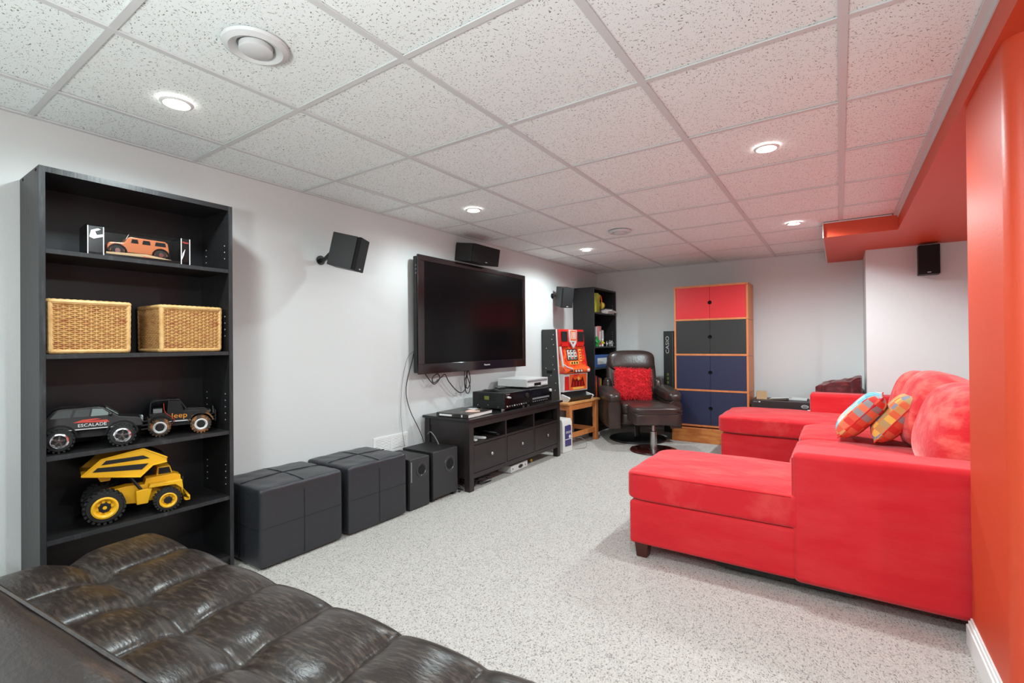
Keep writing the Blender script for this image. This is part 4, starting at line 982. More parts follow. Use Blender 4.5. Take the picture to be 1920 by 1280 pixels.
def slot():
    t = thing('slot_machine', 'red and black Japanese style slot machine on the pine side table', 'slot machine', (-1.375, 3.735, TZ+.0005), math.radians(-10))
    hw, H = .235, .79       # local x forward, y width
    for s in (-1, 1):
        part('side_panel', MB().prism([(-.15, 0), (.10, 0), (.05, H), (-.15, H)], s*hw-.008, s*hw+.008), 'slot_side', t, bevel=.002)
        part('front_edge', MB().prism([(.10, 0), (.108, 0), (.058, H), (.05, H)], s*hw-.008, s*hw+.008), 'silver' if s < 0 else 'slot_side', t)
    part('back_box', MB().box(-.15, .03, -hw+.008, hw-.008, 0, H), 'slot_side', t)
    sc_ = MB()
    for x, z in ((.02, .73), (.0, .68), (.02, .62), (-.08, .58), (.02, .49), (.01, .40), (-.09, .36), (.03, .35), (-.02, .28), (.05, .2), (.04, .12)):
        sc_.cyl((x, -hw-.007, z), (x, -hw-.0105, z), .006, n=8)
    part('screws', sc_, 'nickel', t)
    part('side_grip', MB().box(-.08, .0, -hw-.0088, -hw-.0078, .30, .335), 'hole', t)
    # top speaker panel
    tp = part('top_panel', MB().prism([(.03, .60), (.085, .60), (.10, .63), (.085, H), (.03, H)], -hw+.01, hw-.01), 'slot_red', t, bevel=.006)
    for s in (-1, 1): part('speaker_grille', MB().prism([(s*.15-.05, .655), (s*.15+.05, .655), (s*.15+.05, .765), (s*.15-.05, .765)], .094, .104, 'x', T(0, 0, 0)), 'grille', tp, bevel=.002)
    part('top_display', MB().prism([(-.062, .645), (.062, .645), (.072, .782), (-.072, .782)], .088, .108, 'x'), 'silver', tp, bevel=.004)
    part('display_art', MB().prism([(-.05, .665), (.05, .665), (.055, .775), (-.055, .775)], .107, .110, 'x'), 'slot_orange', tp)
    for y in (-.03, 0, .028): part('display_figure', MB().prism([(y-.008, .68), (y+.008, .68), (y+.01, .76), (y-.004, .765)], .110, .1112, 'x'), 'reel', tp)
    for s in (-1, 1): part('lower_wing', MB().prism([(s*.2, .6), (s*.07, .6), (s*.10, .64), (s*.2, .64)], .096, .106, 'x'), 'slot_red', tp)
    part('chevron', MB().prism([(-.06, .645), (0, .575), (.06, .645), (.03, .645), (0, .605), (-.03, .645)], .10, .112, 'x'), 'silver', tp)
    # reel door, sloping outwards to the button shelf
    rd = part('reel_door', MB().prism([(.04, .37), (.125, .37), (.085, .60), (.04, .60)], -hw+.012, hw-.012), 'slot_orange', t, bevel=.005)
    sl = T(.125, 0, .37) @ R(-9.87, 'Y')          # along the sloping face: local z up the face
    part('reel_window', MB().box(-.002, .004, -.115, .075, .075, .20, sl), 'hole', rd)
    for k in range(3):
        y = -.085+k*.058
        rl = part('reel', MB().prism([(.003, .08), (.010, .11), (.012, .138), (.010, .166), (.003, .195)], y-.022, y+.022, 'y', sl), 'reel', rd)
        for z in (.10, .138, .174): part('reel_symbol', MB().cyl((.0105, y, z), (.0135, y, z), .0115, n=10, xf=sl), 'hole' if (k+int(z*50)) % 2 else 'slot_red', rl)
    part('score_panel', MB().box(.0, .006, -.075, .075, .028, .062, sl), 'slot_yellow', rd)
    for y in (-.045, 0, .045): part('score_digit', MB().box(.006, .0075, y-.012, y+.012, .034, .056, sl), 'hole', rd)
    part('right_ladder', MB().box(.0, .005, .11, .15, .06, .2, sl), 'slot_yellow', rd)
    for z in (.075, .105, .135, .165): part('ladder_lamp', MB().box(.005, .0065, .116, .144, z, z+.018, sl), 'slot_red', rd)
    part('side_rail', MB().box(-.005, .014, -hw+.012, -hw+.03, .0, .23, sl), 'silver', rd, bevel=.003)
    part('side_rail', MB().box(-.005, .014, hw-.03, hw-.012, .0, .23, sl), 'slot_red', rd, bevel=.003)
    # button shelf
    bs = part('button_shelf', MB().prism([(.06, .30), (.165, .305), (.178, .325), (.172, .35), (.12, .385), (.06, .385)], -hw+.006, hw-.002), 'slot_orange', t, bevel=.006)
    part('button_plate', MB().box(.176, .1795, -.08, .08, .312, .342), 'slot_art', bs)
    for y in (-.05, 0, .05): part('stop_button', MB().cyl((.178, y, .327), (.186, y, .327), .0125, n=14), 'reel', bs)
    part('start_lever', MB().tube([(.17, -.16, .33), (.2, -.16, .335)], .005, 8).rbox(.196, .222, -.173, -.147, .322, .348, 2, n=4), 'black_plastic', bs, smooth=True)
    part('coin_slot', MB().rbox(.165, .195, .17, .2, .31, .345, 3, n=4), 'silver', bs, smooth=True)
    part('chrome_swoosh', MB().tube(catmull([(.15, -hw+.01, .40), (.165, -.17, .37), (.172, -.1, .352)], 5), .008, 8), 'silver', bs, smooth=True)
    # lower art panel
    lp = part('lower_panel', MB().prism([(.05, .10), (.135, .10), (.14, .30), (.05, .30)], -hw+.012, hw-.012), 'silver', t, bevel=.005)
    part('left_red_panel', MB().box(.138, .142, -.2, -.125, .12, .27), 'slot_red', lp)
    part('lower_art', MB().box(.1385, .1425, -.115, .2, .115, .288), 'slot_orange', lp)
    part('art_mountain', MB().prism([(-.1, .15), (-.075, .23), (-.06, .262), (-.045, .24), (-.02, .225), (.02, .24), (.045, .225), (.09, .22), (.12, .265), (.135, .23), (.17, .15)], .1425, .1432, 'x'), 'slot_art', lp)
    part('art_emblem', MB().prism([(.02, .24), (.045, .265), (.07, .24), (.045, .215)], .1433, .1440, 'x'), 'slot_yellow', lp)
    for y in (-.06, -.01, .05, .1): part('art_stripe', MB().prism([(y, .158), (y+.018, .158), (y+.022, .205), (y+.006, .21)], .1433, .1438, 'x'), 'slot_red', lp)
    part('art_caption', MB().box(.1425, .1432, -.06, .14, .122, .142), 'slot_yellow', lp)
    # coin tray
    tr = part('coin_tray', MB().prism([(.05, .0), (.19, .0), (.215, .045), (.205, .05), (.18, .03), (.13, .045), (.12, .095), (.05, .1)], -hw+.025, hw-.02), 'black_plastic', t, bevel=.004)
    part('tray_lip', MB().prism([(.1, .0), (.195, .0), (.222, .04), (.21, .052), (.17, .062), (.11, .08)], -hw+.004, -hw+.03), 'silver', tr, bevel=.004)
    part('tray_lip', MB().prism([(.1, .0), (.195, .0), (.222, .04), (.21, .052), (.17, .062), (.11, .08)], hw-.026, hw-.004), 'silver', tr, bevel=.004)
slot()
cable('cable', 'thin pale cable looping onto the carpet by the pine table leg', [(-1.125, 3.50, .10), (-1.10, 3.53, .10), (-1.05, 3.56, .06), (-1.03, 3.52, .01), (-1.06, 3.45, .004), (-1.10, 3.40, .004)], .0025, 'silver_dark')
t = thing('power_adapter', 'white plug adapter on the black strip between side table and recliner', 'plug', (-1.262, 4.15, 0), math.radians(0))
part('strip', MB().box(-.02, .02, -.03, .03, 0, .28), 'black_plastic', t, bevel=.003)
for z in (.1, .26): part('plug', MB().rbox(.02, .045, -.016, .016, z-.03, z+.02, 5, n=4), 'toy_white', t, smooth=True)
part('lead', MB().tube(catmull([(.04, 0, .07), (.06, .01, .03), (.08, -.02, .004), (.12, .03, .004)], 5), .003, 6), 'toy_white', t, smooth=True)

# ---- contents of the far bookcase (x -1.57..-1.285, y 4.32..4.985)
def book(name, label, x0, x1, y0, y1, z0, h, m, group, lean=0, cat='book', pages=True):
    t = thing(name, label, cat, ((x0+x1)/2, (y0+y1)/2, z0+(.004 if lean else 0.0005)), 0, group)
    X = (x1-x0)/2; Y = (y1-y0)/2; P = R(lean, 'X')
    if pages:
        part('pages', MB().box(-X+.004, X-.006, -Y+.003, Y-.003, .004, h-.004, P), 'paper', t)
        part('cover', MB().box(-X, X, -Y, -Y+.003, 0, h, P).box(-X, X, Y-.003, Y, 0, h, P).box(X-.004, X, -Y, Y, 0, h, P), m, t, bevel=.0008)
    else:
        part('carton', MB().box(-X, X, -Y, Y, 0, h, P), m, t, bevel=.002)
        part('print_panel', MB().box(X, X+.001, -Y*.7, Y*.7, h*.25, h*.75, P), 'letter_white', t)
    return t
S1, S2, S3, S4 = 1.4925, 1.0665, .8005, .4005
book('binder', 'yellow green binder standing leftmost on the top far shelf', -1.50, -1.30, 4.345, 4.405, S1, .235, 'yellow_green', 'books in the far bookcase', 0)
book('binder', 'second yellow green binder leaning beside the leftmost one', -1.50, -1.30, 4.425, 4.47, S1, .24, 'yellow_green', 'books in the far bookcase', -4)
book('binder', 'third yellow green binder leaning next to the orange headband', -1.50, -1.30, 4.475, 4.51, S1, .225, 'yellow_green', 'books in the far bookcase', -5)
t = thing('headphones', 'orange banded headphones propped beside the yellow binders', 'headphones', (-1.36, 4.635, S1))
part('headband', MB().tube([(0, .075*math.cos(math.radians(a)), .15+.085*math.sin(math.radians(a))) for a in range(-20, 201, 14)], .011, 8), 'slot_orange', t, smooth=True)
for s in (-1, 1): part('ear_cup', MB().lathe([(.001, -.02), (.038, -.02), (.045, -.01), (.045, .012), (.035, .02), (.001, .02)], 18, T(0, s*.072, .105) @ R(90, 'X')), 'toy_yellow', t, smooth=True)
part('stand', MB().box(-.03, .03, -.03, .03, 0, .008).box(-.008, .008, -.008, .008, .008, .225), 'black_plastic', t)
for k, (lb, m) in enumerate((('pale magazine lying flat at the bottom of the top far shelf pile', 'toy_pink'), ('grey folder lying on the pale magazine on the top far shelf', 'silver'), ('white notepad topmost of the flat pile on the far shelf', 'paper'))):
    t = thing('magazine', lb, 'magazine', (-1.39+.02*k, 4.845+.008*(k == 1), S1+.0005+k*.0145), math.radians((3, -6, 9)[k]), 'flat pile on the far shelf')
    part('pages', MB().box(-.1, .1, -.12, .12, 0, .012), 'paper', t); part('cover', MB().box(-.102, .102, -.122, .122, .012, .014), m, t)
t = thing('folder', 'grey pamphlet sticking out over the flat pile of magazines', 'folder', (-1.39, 4.875, S1+.045), math.radians(-8), 'flat pile on the far shelf')
part('sheet', MB().box(-.08, .08, -.1, .08, 0, .02), 'silver', t, bevel=.002); part('cover', MB().box(-.082, .082, -.102, .082, .0201, .022), 'silver_dark', t)
book('game_box', 'dark boxed game standing left on the middle far shelf under pink box', -1.49, -1.345, 4.345, 4.43, S2, .22, 'door_navy', 'boxes in the far bookcase', 0, 'box', False)
book('game_box', 'pink box lying on the dark boxed game in the far bookcase', -1.48, -1.345, 4.34, 4.45, S2+.2205, .085, 'toy_pink', 'boxes in the far bookcase', 0, 'box', False)
book('game_box', 'slim white boxed game second from the left on the middle far shelf', -1.48, -1.345, 4.50, 4.535, S2, .25, 'toy_white', 'boxes in the far bookcase', 0, 'box', False)
book('game_box', 'red topped boxed game standing in the middle of the middle far shelf', -1.48, -1.345, 4.59, 4.66, S2, .26, 'toy_pink', 'boxes in the far bookcase', 0, 'box', False)
book('game_box', 'pale grey narrow boxed game right of the red topped one', -1.48, -1.345, 4.71, 4.735, S2, .21, 'silver', 'boxes in the far bookcase', 0, 'box', False)
def figure(label, x, y, z, m, m2, h=.12, rz=0):
    t = thing('toy_figure', label, 'toy figure', (x, y, z), math.radians(rz), 'toy figures in the far bookcase')
    s = h/.12
    part('legs', MB().box(-.012*s, .012*s, -.02*s, -.003*s, 0, .04*s).box(-.012*s, .012*s, .003*s, .02*s, 0, .04*s), m2, t, bevel=.002)
    part('torso', MB().prism([(-.022*s, .04*s), (.022*s, .04*s), (.026*s, .085*s), (-.026*s, .085*s)], -.014*s, .014*s, 'x'), m, t, bevel=.003)
    part('head', MB().rbox(-.015*s, .015*s, -.015*s, .015*s, .086*s, .118*s, 3, n=4), m2, t, smooth=True)
    for q in (-1, 1): part('arm', MB().tube([(0, q*.028*s, .08*s), (.012*s, q*.036*s, .06*s), (.026*s, q*.034*s, .046*s)], .007*s, 6), m, t, smooth=True)
figure('green toy robot figure at the left front of the middle far shelf', -1.318, 4.467, S2, 'green', 'green', .13, -10)
figure('yellow toy figure in the middle front of the middle far shelf', -1.31, 4.62, S2, 'toy_yellow', 'toy_white', .10, 15)
figure('white toy figure next to the yellow one on the far shelf', -1.315, 4.76, S2, 'toy_white', 'silver_dark', .07, 30)
figure('small red toy figure between green robot and yellow figure', -1.305, 4.52, S2, 'toy_red', 'toy_white', .06, -30)
figure('grey toy figure rightmost on the middle far shelf', -1.315, 4.86, S2, 'silver', 'silver_dark', .085, 60)
figure('dark toy figure lying rightmost edge of the middle far shelf', -1.32, 4.94, S2, 'silver_dark', 'toy_white', .075, -50)
book('game_box', 'bright blue flat box on the shelf above the recliner headrest', -1.50, -1.30, 4.36, 4.86, S3, .16, 'blue', 'boxes in the far bookcase', 0, 'box', False)
for k in range(5):
    book('comic_book', ['red spined comic annual leftmost on the lower far shelf', 'orange spined comic annual second on the lower far shelf', 'black spined comic annual third on the lower far shelf', 'red comic annual fourth on the lower far shelf', 'yellow comic annual fifth on the lower far shelf'][k], -1.49, -1.30, 4.335+k*.045, 4.372+k*.045, S4, .31-.012*k, ['toy_red', 'slot_orange', 'card_black', 'toy_red', 'toy_yellow'][k], 'comic annuals in the far bookcase')

# ---- keyboard carton
t = thing('keyboard_carton', 'tall narrow black keyboard carton leaning between recliner and cabinet', 'box', (-.55, 4.955, 0))
part('carton', MB().box(-.062, .062, -.075, .075, 0, 1.25), mat('black_carton', (30, 34, 32), .5), t, bevel=.003)
text('brand_print', 'CASIO', .058, 'silver', t, T(-.012, -.0755, 1.08) @ R(90, 'X') @ R(90, 'Z'), sx=1.3)
part('icon_print', MB().box(-.02, .0, -.0762, -.0752, .60, .63).box(-.02, .0, -.0762, -.0752, .65, .68).box(-.02, .0, -.0762, -.0752, .70, .73), 'meter', t)
part('edge_tape', MB().box(.048, .052, -.0762, -.0752, .02, 1.23), 'silver_dark', t)

# ---- coloured cabinet
def cabinet():
    x0, x1, y0, y1, H = -.372, .402, 4.50, 4.88, 1.745
    t = thing('door_cabinet', 'tall birch cabinet with red, black and navy double doors', 'cabinet', ((x0+x1)/2, (y0+y1)/2, 0))
    p = .02
    rows = [(.185, .560, 'door_navy'), (.582, .958, 'door_navy'), (.98, 1.352, 'door_black'), (1.374, 1.723, 'door_red')]
    for a in (x0, x1-p):
        for z0, z1, _ in rows: part('side_panel', W(t).box(a, a+p, y0, y1, z0-.0215, z1-.0015), 'birch', t, bevel=.0012)
    part('back_panel', W(t).box(x0+p, x1-p, y1-.008, y1, .17, H-.02), 'birch', t)
    part('top_panel', W(t).box(x0, x1, y0, y1, H-.022, H), 'birch', t, bevel=.0015)
    for z0, z1, m in rows:
        part('shelf_rail', W(t).box(x0+p, x1-p, y0, y1-.01, z0-.021, z0-.001), 'birch', t)
        xm = (x0+x1)/2; zc = (z0+z1)/2; r = .021
        for s in (-1, 1):
            a, b = (x0+p+.002, xm-.0015) if s < 0 else (xm+.0015, x1-p-.002)
            # door with a half round finger cut at the meeting edge
            if s < 0: poly = [(a, z0), (b, z0)]+[(b-r*math.cos(q), zc+r*math.sin(q)) for q in [(-PI/2)+PI*i/10 for i in range(11)]]+[(b, z1), (a, z1)]
            else: poly = [(a, z0)]+[(a+r*math.cos(q), zc+r*math.sin(q)) for q in [(-PI/2)+PI*i/10 for i in range(11)]]+[(a, z1), (b, z1), (b, z0)]
            if s > 0: poly = [(a, z0), (b, z0), (b, z1), (a, z1)]+[(a+r*math.cos(q), zc+r*math.sin(q)) for q in [PI/2-PI*i/10 for i in range(11)]]
            part('door', W(t).prism(poly, y0+.004, y0+.02, 'y'), m, t)
        part('finger_hole', W(t).box(xm-.04, xm+.04, y0+.024, y0+.026, zc-.04, zc+.04), 'hole', t)
    part('plinth', W(t).box(x0-.012, x1+.01, y0-.09, y1, 0, .148), 'plinth', t, bevel=.002)
    part('plinth_rim', W(t).box(x0-.014, x1+.012, y0-.092, y0-.074, .148, .162).box(x0-.014, x0+.002, y0-.074, y1, .148, .162), 'birch', t)
    return t
cabinet()

# ---- black equipment case behind the far chaise, on a low crate
t = thing('equipment_case', 'long dark brown equipment case with oval badge behind the far chaise', 'case', (.718, 4.62, 0), math.radians(0))
part('crate', MB().box(-.27, .2, -.1, .16, 0, .40), 'black_plastic', t, bevel=.004)
part('case', MB().box(-.30, .245, -.12, .2, .4003, .497), 'amp', t, bevel=.006)
part('oval_badge', MB().lathe([(.001, .002), (.023, .002), (.024, 0), (.001, 0)], 24, T(.19, -.12, .452) @ R(90, 'X') @ Matrix.Diagonal((1.35, .75, 1, 1))), 'silver', t)
part('badge_center', MB().lathe([(.001, .003), (.018, .003), (.0185, .002), (.001, .002)], 24, T(.19, -.12, .452) @ R(90, 'X') @ Matrix.Diagonal((1.35, .7, 1, 1))), 'amp', t)
text('badge_print', 'EDEN', .016, 'letter_white', t, T(.19, -.1232, .452) @ R(90, 'X'))
part('switch', MB().box(-.225, -.21, -.122, -.12, .475, .485), 'letter_white', t)
part('model_print', MB().box(-.275, -.235, -.1208, -.1198, .476, .483), 'silver_dark', t)
part('corner_foot', MB().rbox(.21, .24, -.135, -.11, .4, .425, 4, n=4), 'toy_white', t, smooth=True)
t = thing('cardboard_box', 'small open cardboard box on the dark equipment case', 'box', (.50, 4.68, .4975), math.radians(8))
part('carton', MB().box(-.05, .05, -.06, .06, 0, .075), 'cardboard', t, bevel=.002)
part('flap', MB().box(-.05, .05, -.085, -.061, .0, .004), 'cardboard', t)
t = thing('paper_stack', 'crumpled papers beside the small cardboard box on the case', 'papers', (.66, 4.66, .4975))
for k in range(3): part('sheet', MB().grid(6, 6, lambda u, v: ((u-.5)*.16+k*.01, (v-.5)*.14, .003+k*.006+.014*u*u*(k+1)/3+.004*math.sin(5*v))).grid(6, 6, lambda u, v: ((u-.5)*.16+k*.01, (v-.5)*.14, .002+k*.006+.014*u*u*(k+1)/3+.004*math.sin(5*v))), 'silver' if k else 'cardboard', t)
t = thing('cable_tray', 'flat grey plastic tray next to the papers on the case', 'tray', (.845, 4.68, .4975), math.radians(-4))
part('base', MB().box(-.08, .08, -.06, .06, 0, .006), 'silver_dark', t); part('rim', MB().box(-.08, .08, -.06, -.055, .006, .02).box(-.08, .08, .055, .06, .006, .02).box(-.08, -.075, -.055, .055, .006, .02).box(.075, .08, -.055, .055, .006, .02), 'silver', t)

# ---- burgundy velvet bundle
t = thing('folded_blanket', 'burgundy velvet blanket heaped behind the far sofa arm', 'blanket', (1.19, 4.71, 0), math.radians(-2))
def bl(u, v):
    a = 2*PI*v; rx, ry = .205, .24
    z = u
    k = (1-.06*math.sin(5*a)-.03*math.sin(9*a+4*u))
    return (rx*k*math.copysign(abs(math.cos(a))**.6, math.cos(a))*(1-.1*u), ry*k*math.copysign(abs(math.sin(a))**.6, math.sin(a))*(1-.12*u), .005+z*(.70+.055*math.cos(a)*1.0)+.008*math.sin(7*a)*u)
m = MB().grid(20, 56, bl, cv=True)
def bt(u, v):
    p = bl(1, v); q = 1-u
    return (p[0]*q, p[1]*q, p[2]+.012*math.sin(PI*min(1, u*1.2))+.012*math.sin(9*v*2*PI+6*u)*q*u*3-.0*u) if u < 1 else (0, 0, .72)
m.grid(10, 56, lambda u, v: (bl(1, v)[0]*(1-u*.98), bl(1, v)[1]*(1-u*.98), bl(1, v)[2]*(1-u)+.715*u+.012*math.sin(3*PI*u+12*v)*(u*(1-u))*3), cv=True)
part('heap', m, 'burgundy', t, smooth=True)
part('fold', MB().rbox(-.222, -.14, -.26, -.02, .42, .56, 2.6, n=8), 'burgundy', t, smooth=True)

# ================================================================== RECLINER
def recliner():
    t = thing('recliner', 'dark brown leather recliner with padded headrest on a round base', 'recliner', (-.742, 4.275, 0), math.radians(35)); t.scale = (.95, .95, .995)
    L_ = 'brown_leather'
    # local: faces -y
    part('base_disc', MB().lathe([(.001, .0), (.325, .0), (.335, .008), (.33, .02), (.29, .03), (.06, .036), (.001, .036)], 48, T(0, -.02, 0)), 'black_plastic', t, smooth=True)
    part('pedestal', MB().cyl((0, -.0, .03), (0, 0, .2), .032, n=18), 'black_plastic', t)
    part('under_frame', MB().box(-.24, .24, -.24, .24, .18, .235), 'black_plastic', t, bevel=.005)
    part('seat_box', MB().rbox(-.27, .27, -.32, .28, .20, .345, 8, n=12), L_, t, smooth=True)
    seat = part('seat_cushion', MB().rbox(-.275, .275, -.35, .24, .315, .455, 5, crown=.012, n=14), L_, t, smooth=True)
    part('piping', MB().tube([(x, -.348, .39) for x in (-.25, 0, .25)], .004, 6), L_, seat, smooth=True)
    tilt = T(0, .18, .40) @ R(-15, 'X')
    bk_ = part('backrest', MB().rbox(-.31, .31, -.075, .085, -.05, .60, 5, n=16, xf=tilt), L_, t, smooth=True)
    part('headrest', MB().rbox(-.30, .30, -.125, .07, .365, .63, 3.4, n=16, xf=tilt), L_, t, smooth=True)
    part('headrest_seam', MB().tube(catmull([tilt @ Vector(p) for p in ((-.28, -.075, .47), (-.24, -.098, .40), (-.12, -.104, .372), (0, -.108, .366), (.12, -.104, .372), (.24, -.098, .40), (.28, -.075, .47))], 6), .006, 6), 'seam', bk_, smooth=True)
    part('headrest_center_seam', MB().tube([tilt @ Vector((0, -.1265+.02*abs(q)**2, .50+q*.10)) for q in (-1, -.5, 0, .5, 1)], .002, 5), 'seam', bk_)
    part('lumbar_pad', MB().rbox(-.25, .25, -.105, .0, .05, .36, 3.2, n=12, xf=tilt), L_, t, smooth=True)
    for s in (-1, 1):
        x = s*.352
        ar = part('arm', MB().rbox(x-.085, x+.085, -.33, .30, .17, .545, 5, n=14), L_, t, smooth=True)
        part('arm_pad', MB().rbox(x-.10, x+.10, -.365, .26, .455, .60, 3.2, n=14, xf=T(0, 0, .0) @ T(x, -.1, .5) @ R(5, 'X') @ T(-x, .1, -.5)), L_, ar, smooth=True)
        # front scroll panel with piping
        fp = [(x-.062, .175), (x+.062, .175), (x+.066, .36)]+[(x+.066*math.cos(a), .42+.06*math.sin(a)) for a in [PI*i/8 for i in range(9)]]+[(x-.066, .36)]
        pn = part('arm_front_panel', MB().prism(fp, -.352, -.325, 'y'), L_, ar, bevel=.008, seg=3)
        part('panel_piping', MB().tube([(a, -.352, b) for a, b in fp[1:]+[fp[0]]], .0045, 6), L_, ar, smooth=True)
        part('wing', MB().rbox(s*.31-.05, s*.31+.05, .12, .33, .42, .70, 3, n=10), L_, t, smooth=True)
    part('recline_lever', MB().tube([(-.1, -.24, .22), (-.1, -.28, .14), (-.1, -.285, .08)], .014, 8), 'black_plastic', t, smooth=True)
recliner()
def stool():
    t = thing('footstool', 'brown leather footstool on a steel stem before the recliner', 'footstool', (-.385, 3.76, 0), math.radians(33))
    part('base_disc', MB().lathe([(.001, 0), (.232, 0), (.238, .006), (.232, .018), (.2, .022), (.001, .022)], 44), mat('dark_red_brown_wood', (58, 20, 18), .25, coat=.4), t, smooth=True)
    part('stem', MB().lathe([(.001, .02), (.055, .02), (.055, .027), (.034, .034), (.032, .20), (.019, .205), (.018, .30), (.001, .30)], 24), 'nickel', t, smooth=True)
    part('seat_box', MB().rbox(-.235, .235, -.195, .195, .285, .405, 10, n=12), 'brown_leather', t, smooth=True)
    cu = part('cushion', MB().rbox(-.24, .24, -.20, .20, .385, .465, 6, crown=.012, n=14, wr=.002), 'brown_leather', t, smooth=True)
    for z in (.402, .432):
        part('piping', MB().tube([(a*.236, b*.196, z) for a, b in ((-1, -.93), (-.93, -1), (.93, -1), (1, -.93), (1, .93), (.93, 1), (-.93, 1), (-1, .93))], .0045, 6, closed=True), 'brown_leather', cu, smooth=True)
stool()

# red shag pillow on the recliner
def shag():
    t = thing('shag_pillow', 'bright red shaggy square pillow on the brown recliner', 'pillow', (-.742, 4.165, .47), math.radians(33))
    xf = T(0, .03, .17) @ R(-14, 'X') @ R(4, 'Y') @ R(90, 'X')
    part('pillow', MB().pillow(.41, .36, .10, 14, xf), 'shag', t, smooth=True)
    rg = random.Random(5); m = MB(); w_, h, th = .41, .36, .10
    for _ in range(2600):
        u, v = rg.uniform(-1, 1), rg.uniform(-1, 1)
        sg = 1 if rg.random() < .8 else -1
        d = (1-u**4)*(1-v**4)
        p = Vector((u*w_/2, v*h/2, sg*th/2*d**.55))
        n_ = Vector((u**5*.8+rg.uniform(-.5, .5), v**5*.8+rg.uniform(-.7, .3), sg*(.25+.6*d)+rg.uniform(-.2, .2))).normalized()
        l = rg.uniform(.014, .028); q = p+n_*l*.6; e = p+n_*l+Vector((rg.uniform(-.006, .006), -.006, 0))
        m.tube([p, q, e], [.0034, .0028, .0008], 3, xf)
    o = part('shag_tufts', m, 'shag', t); o['kind'] = 'stuff'
shag()

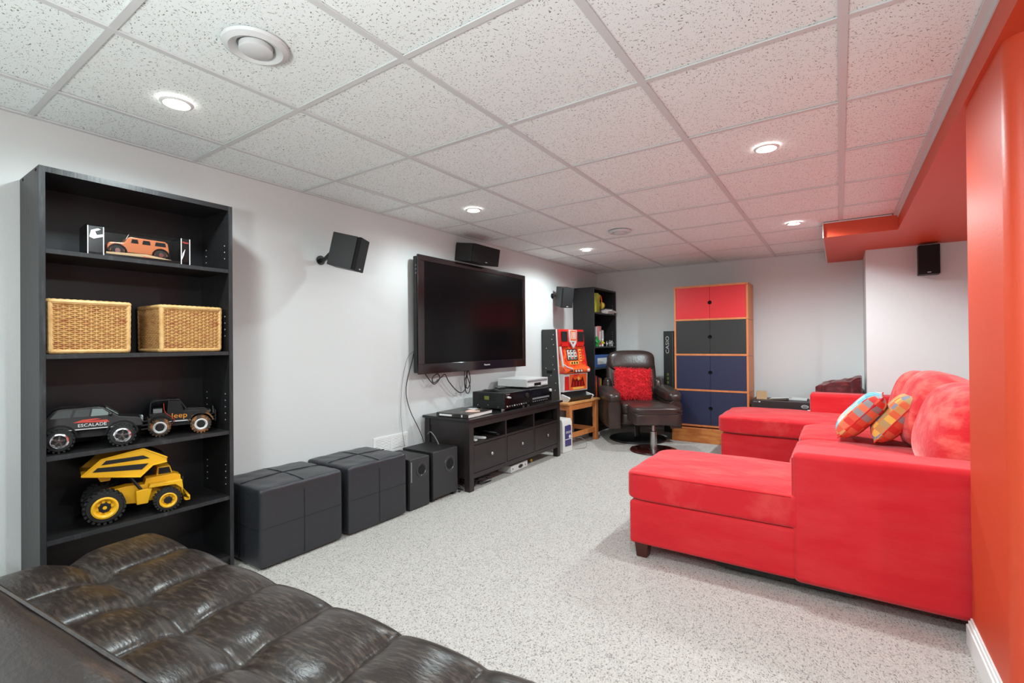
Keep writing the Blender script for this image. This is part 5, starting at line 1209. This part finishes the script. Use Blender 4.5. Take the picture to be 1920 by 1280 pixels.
# ================================================================== RED SOFA
def sofa():
    t = thing('sectional_sofa', 'large red microsuede sectional sofa with a chaise at each end', 'sofa', (1.15, 2.80, 0))
    S = 'sofa'
    Wt = lambda: W(t)
    x_b = 2.08
    part('chaise_base', Wt().box(.285, 1.04, 1.288, 1.93, .07, .292), S, t, bevel=.018, seg=3)
    part('chaise_base', Wt().box(.31, 1.04, 3.50, 4.29, .07, .292), S, t, bevel=.018, seg=3)
    part('seat_base', Wt().box(1.03, x_b, 1.5, 4.1, .07, .28), S, t, bevel=.012)
    a1 = part('arm', Wt().box(1.025, x_b, 1.28, 1.50, .062, .628), S, t, bevel=.028, seg=4)
    a2 = part('arm', Wt().box(.968, x_b, 4.10, 4.31, .062, .628), S, t, bevel=.028, seg=4)
    part('arm_seam', Wt().tube([(1.05, 1.285, .607), (x_b-.03, 1.285, .607)], .003, 5), S, a1)
    part('arm_seam', Wt().tube([(1.0245, 1.3, .09), (1.0245, 1.3, .60)], .003, 5), S, a1)
    part('back_frame', Wt().box(1.90, x_b, 1.46, 4.14, .062, .72), S, t, bevel=.03, seg=3)
    c1 = part('chaise_cushion', Wt().rbox(.262, 1.62, 1.283, 1.955, .292, .442, 14, crown=.014, n=26, wr=.0025), 'sofa_cushion', t, smooth=True)
    part('piping', Wt().tube([(.30, 1.284, .432), (1.02, 1.284, .432)], .0035, 5), S, c1, smooth=True)
    c2 = part('chaise_cushion', Wt().rbox(.28, 1.62, 3.47, 4.285, .298, .45, 12, crown=.012, n=26, wr=.004), 'sofa_cushion', t, smooth=True)
    c3 = part('seat_cushion', Wt().rbox(.955, 1.74, 1.975, 2.735, .285, .448, 10, crown=.02, n=20, wr=.004), 'sofa_cushion', t, smooth=True)
    c4 = part('seat_cushion', Wt().rbox(.955, 1.74, 2.745, 3.465, .285, .448, 10, crown=.02, n=20, wr=.004), 'sofa_cushion', t, smooth=True)
    # loose back cushions leaning on the frame
    for (a, b, h, off, rz_) in ((1.52, 2.40, .46, 0, 0), (2.42, 3.28, .475, -.01, 0), (3.30, 4.09, .43, .02, 0)):
        yc = (a+b)/2
        xf = T(1.635+off, yc, .445) @ R(17, 'Y')
        part('back_cushion', Wt().rbox(-.18, .18, -(b-a)/2, (b-a)/2, -.01, h, 2.9, n=22, wr=.0, xf=xf), 'sofa_back', t, smooth=True)
    for x, y in ((.345, 1.33), (.345, 1.88), (.36, 3.55), (.36, 4.24), (2.0, 1.36), (2.0, 4.24)):
        part('leg', Wt().add([(x+sx*.036, y+sy*.036, .085) for sx, sy in ((-1, -1), (1, -1), (1, 1), (-1, 1))]+[(x+sx*.027, y+sy*.027, 0) for sx, sy in ((-1, -1), (1, -1), (1, 1), (-1, 1))],
             [(0, 1, 2, 3), (4, 7, 6, 5), (0, 4, 5, 1), (1, 5, 6, 2), (2, 6, 7, 3), (3, 7, 4, 0)]), 'leg_wood', t, bevel=.003)
    part('under_rail', Wt().box(.70, 1.24, 1.35, 1.42, .03, .0695), 'black_plastic', t)
sofa()
def throw(label, loc, rz, tilt, m_near, m_far, m_back, split):
    t = thing('throw_pillow', label, 'pillow', loc, math.radians(rz), 'patterned throw pillows on the sofa')
    xf = T(0, 0, .175) @ R(tilt, 'Y') @ R(-90, 'Y')      # cloth lies in local xy: x runs up the pillow, y along the sofa
    n = 19*19; full = MB().pillow(.36, .36, .15, 18)
    fr = full.f[:18*18]; bk = [tuple(i-n for i in q) for q in full.f[18*18:]]
    def far(q): c = sum((Vector(full.v[i]) for i in q), Vector())/4; return split(c.x, c.y)
    for nm, vs, fs, m in (('front_cover', full.v[:n], [q for q in fr if far(q)], m_far), ('side_cover', full.v[:n], [q for q in fr if not far(q)], m_near), ('back_cover', full.v[n:], bk, m_back)):
        mb = MB(); used = sorted({i for q in fs for i in q}); ix = {i: k for k, i in enumerate(used)}
        mb.add([vs[i] for i in used], [tuple(ix[i] for i in q) for q in fs])
        o = part(nm, mb, m, t, smooth=True); o.matrix_local = xf
    o = part('welt', MB().tube([(q[0], q[1], 0) for q in [(.18, -.18), (.168, -.1), (.165, 0), (.168, .1), (.18, .18), (.1, .168), (0, .165), (-.1, .168), (-.18, .18), (-.168, .1), (-.165, 0), (-.168, -.1), (-.18, -.18), (-.1, -.168), (0, -.165), (.1, -.168)]], .004, 6, closed=True), m_back, t, smooth=True)
    o.matrix_local = xf
throw('red and blue patchwork throw pillow leaning foremost on the sofa', (1.312, 2.75, .452), -3, 41, 'patch_a', 'patch_c', 'patch_a', lambda x, y: y > -.13)
throw('amber patchwork throw pillow behind the red and blue one', (1.488, 2.73, .452), -2, 38, 'patch_b', 'patch_b', 'patch_a', lambda x, y: x > .09)
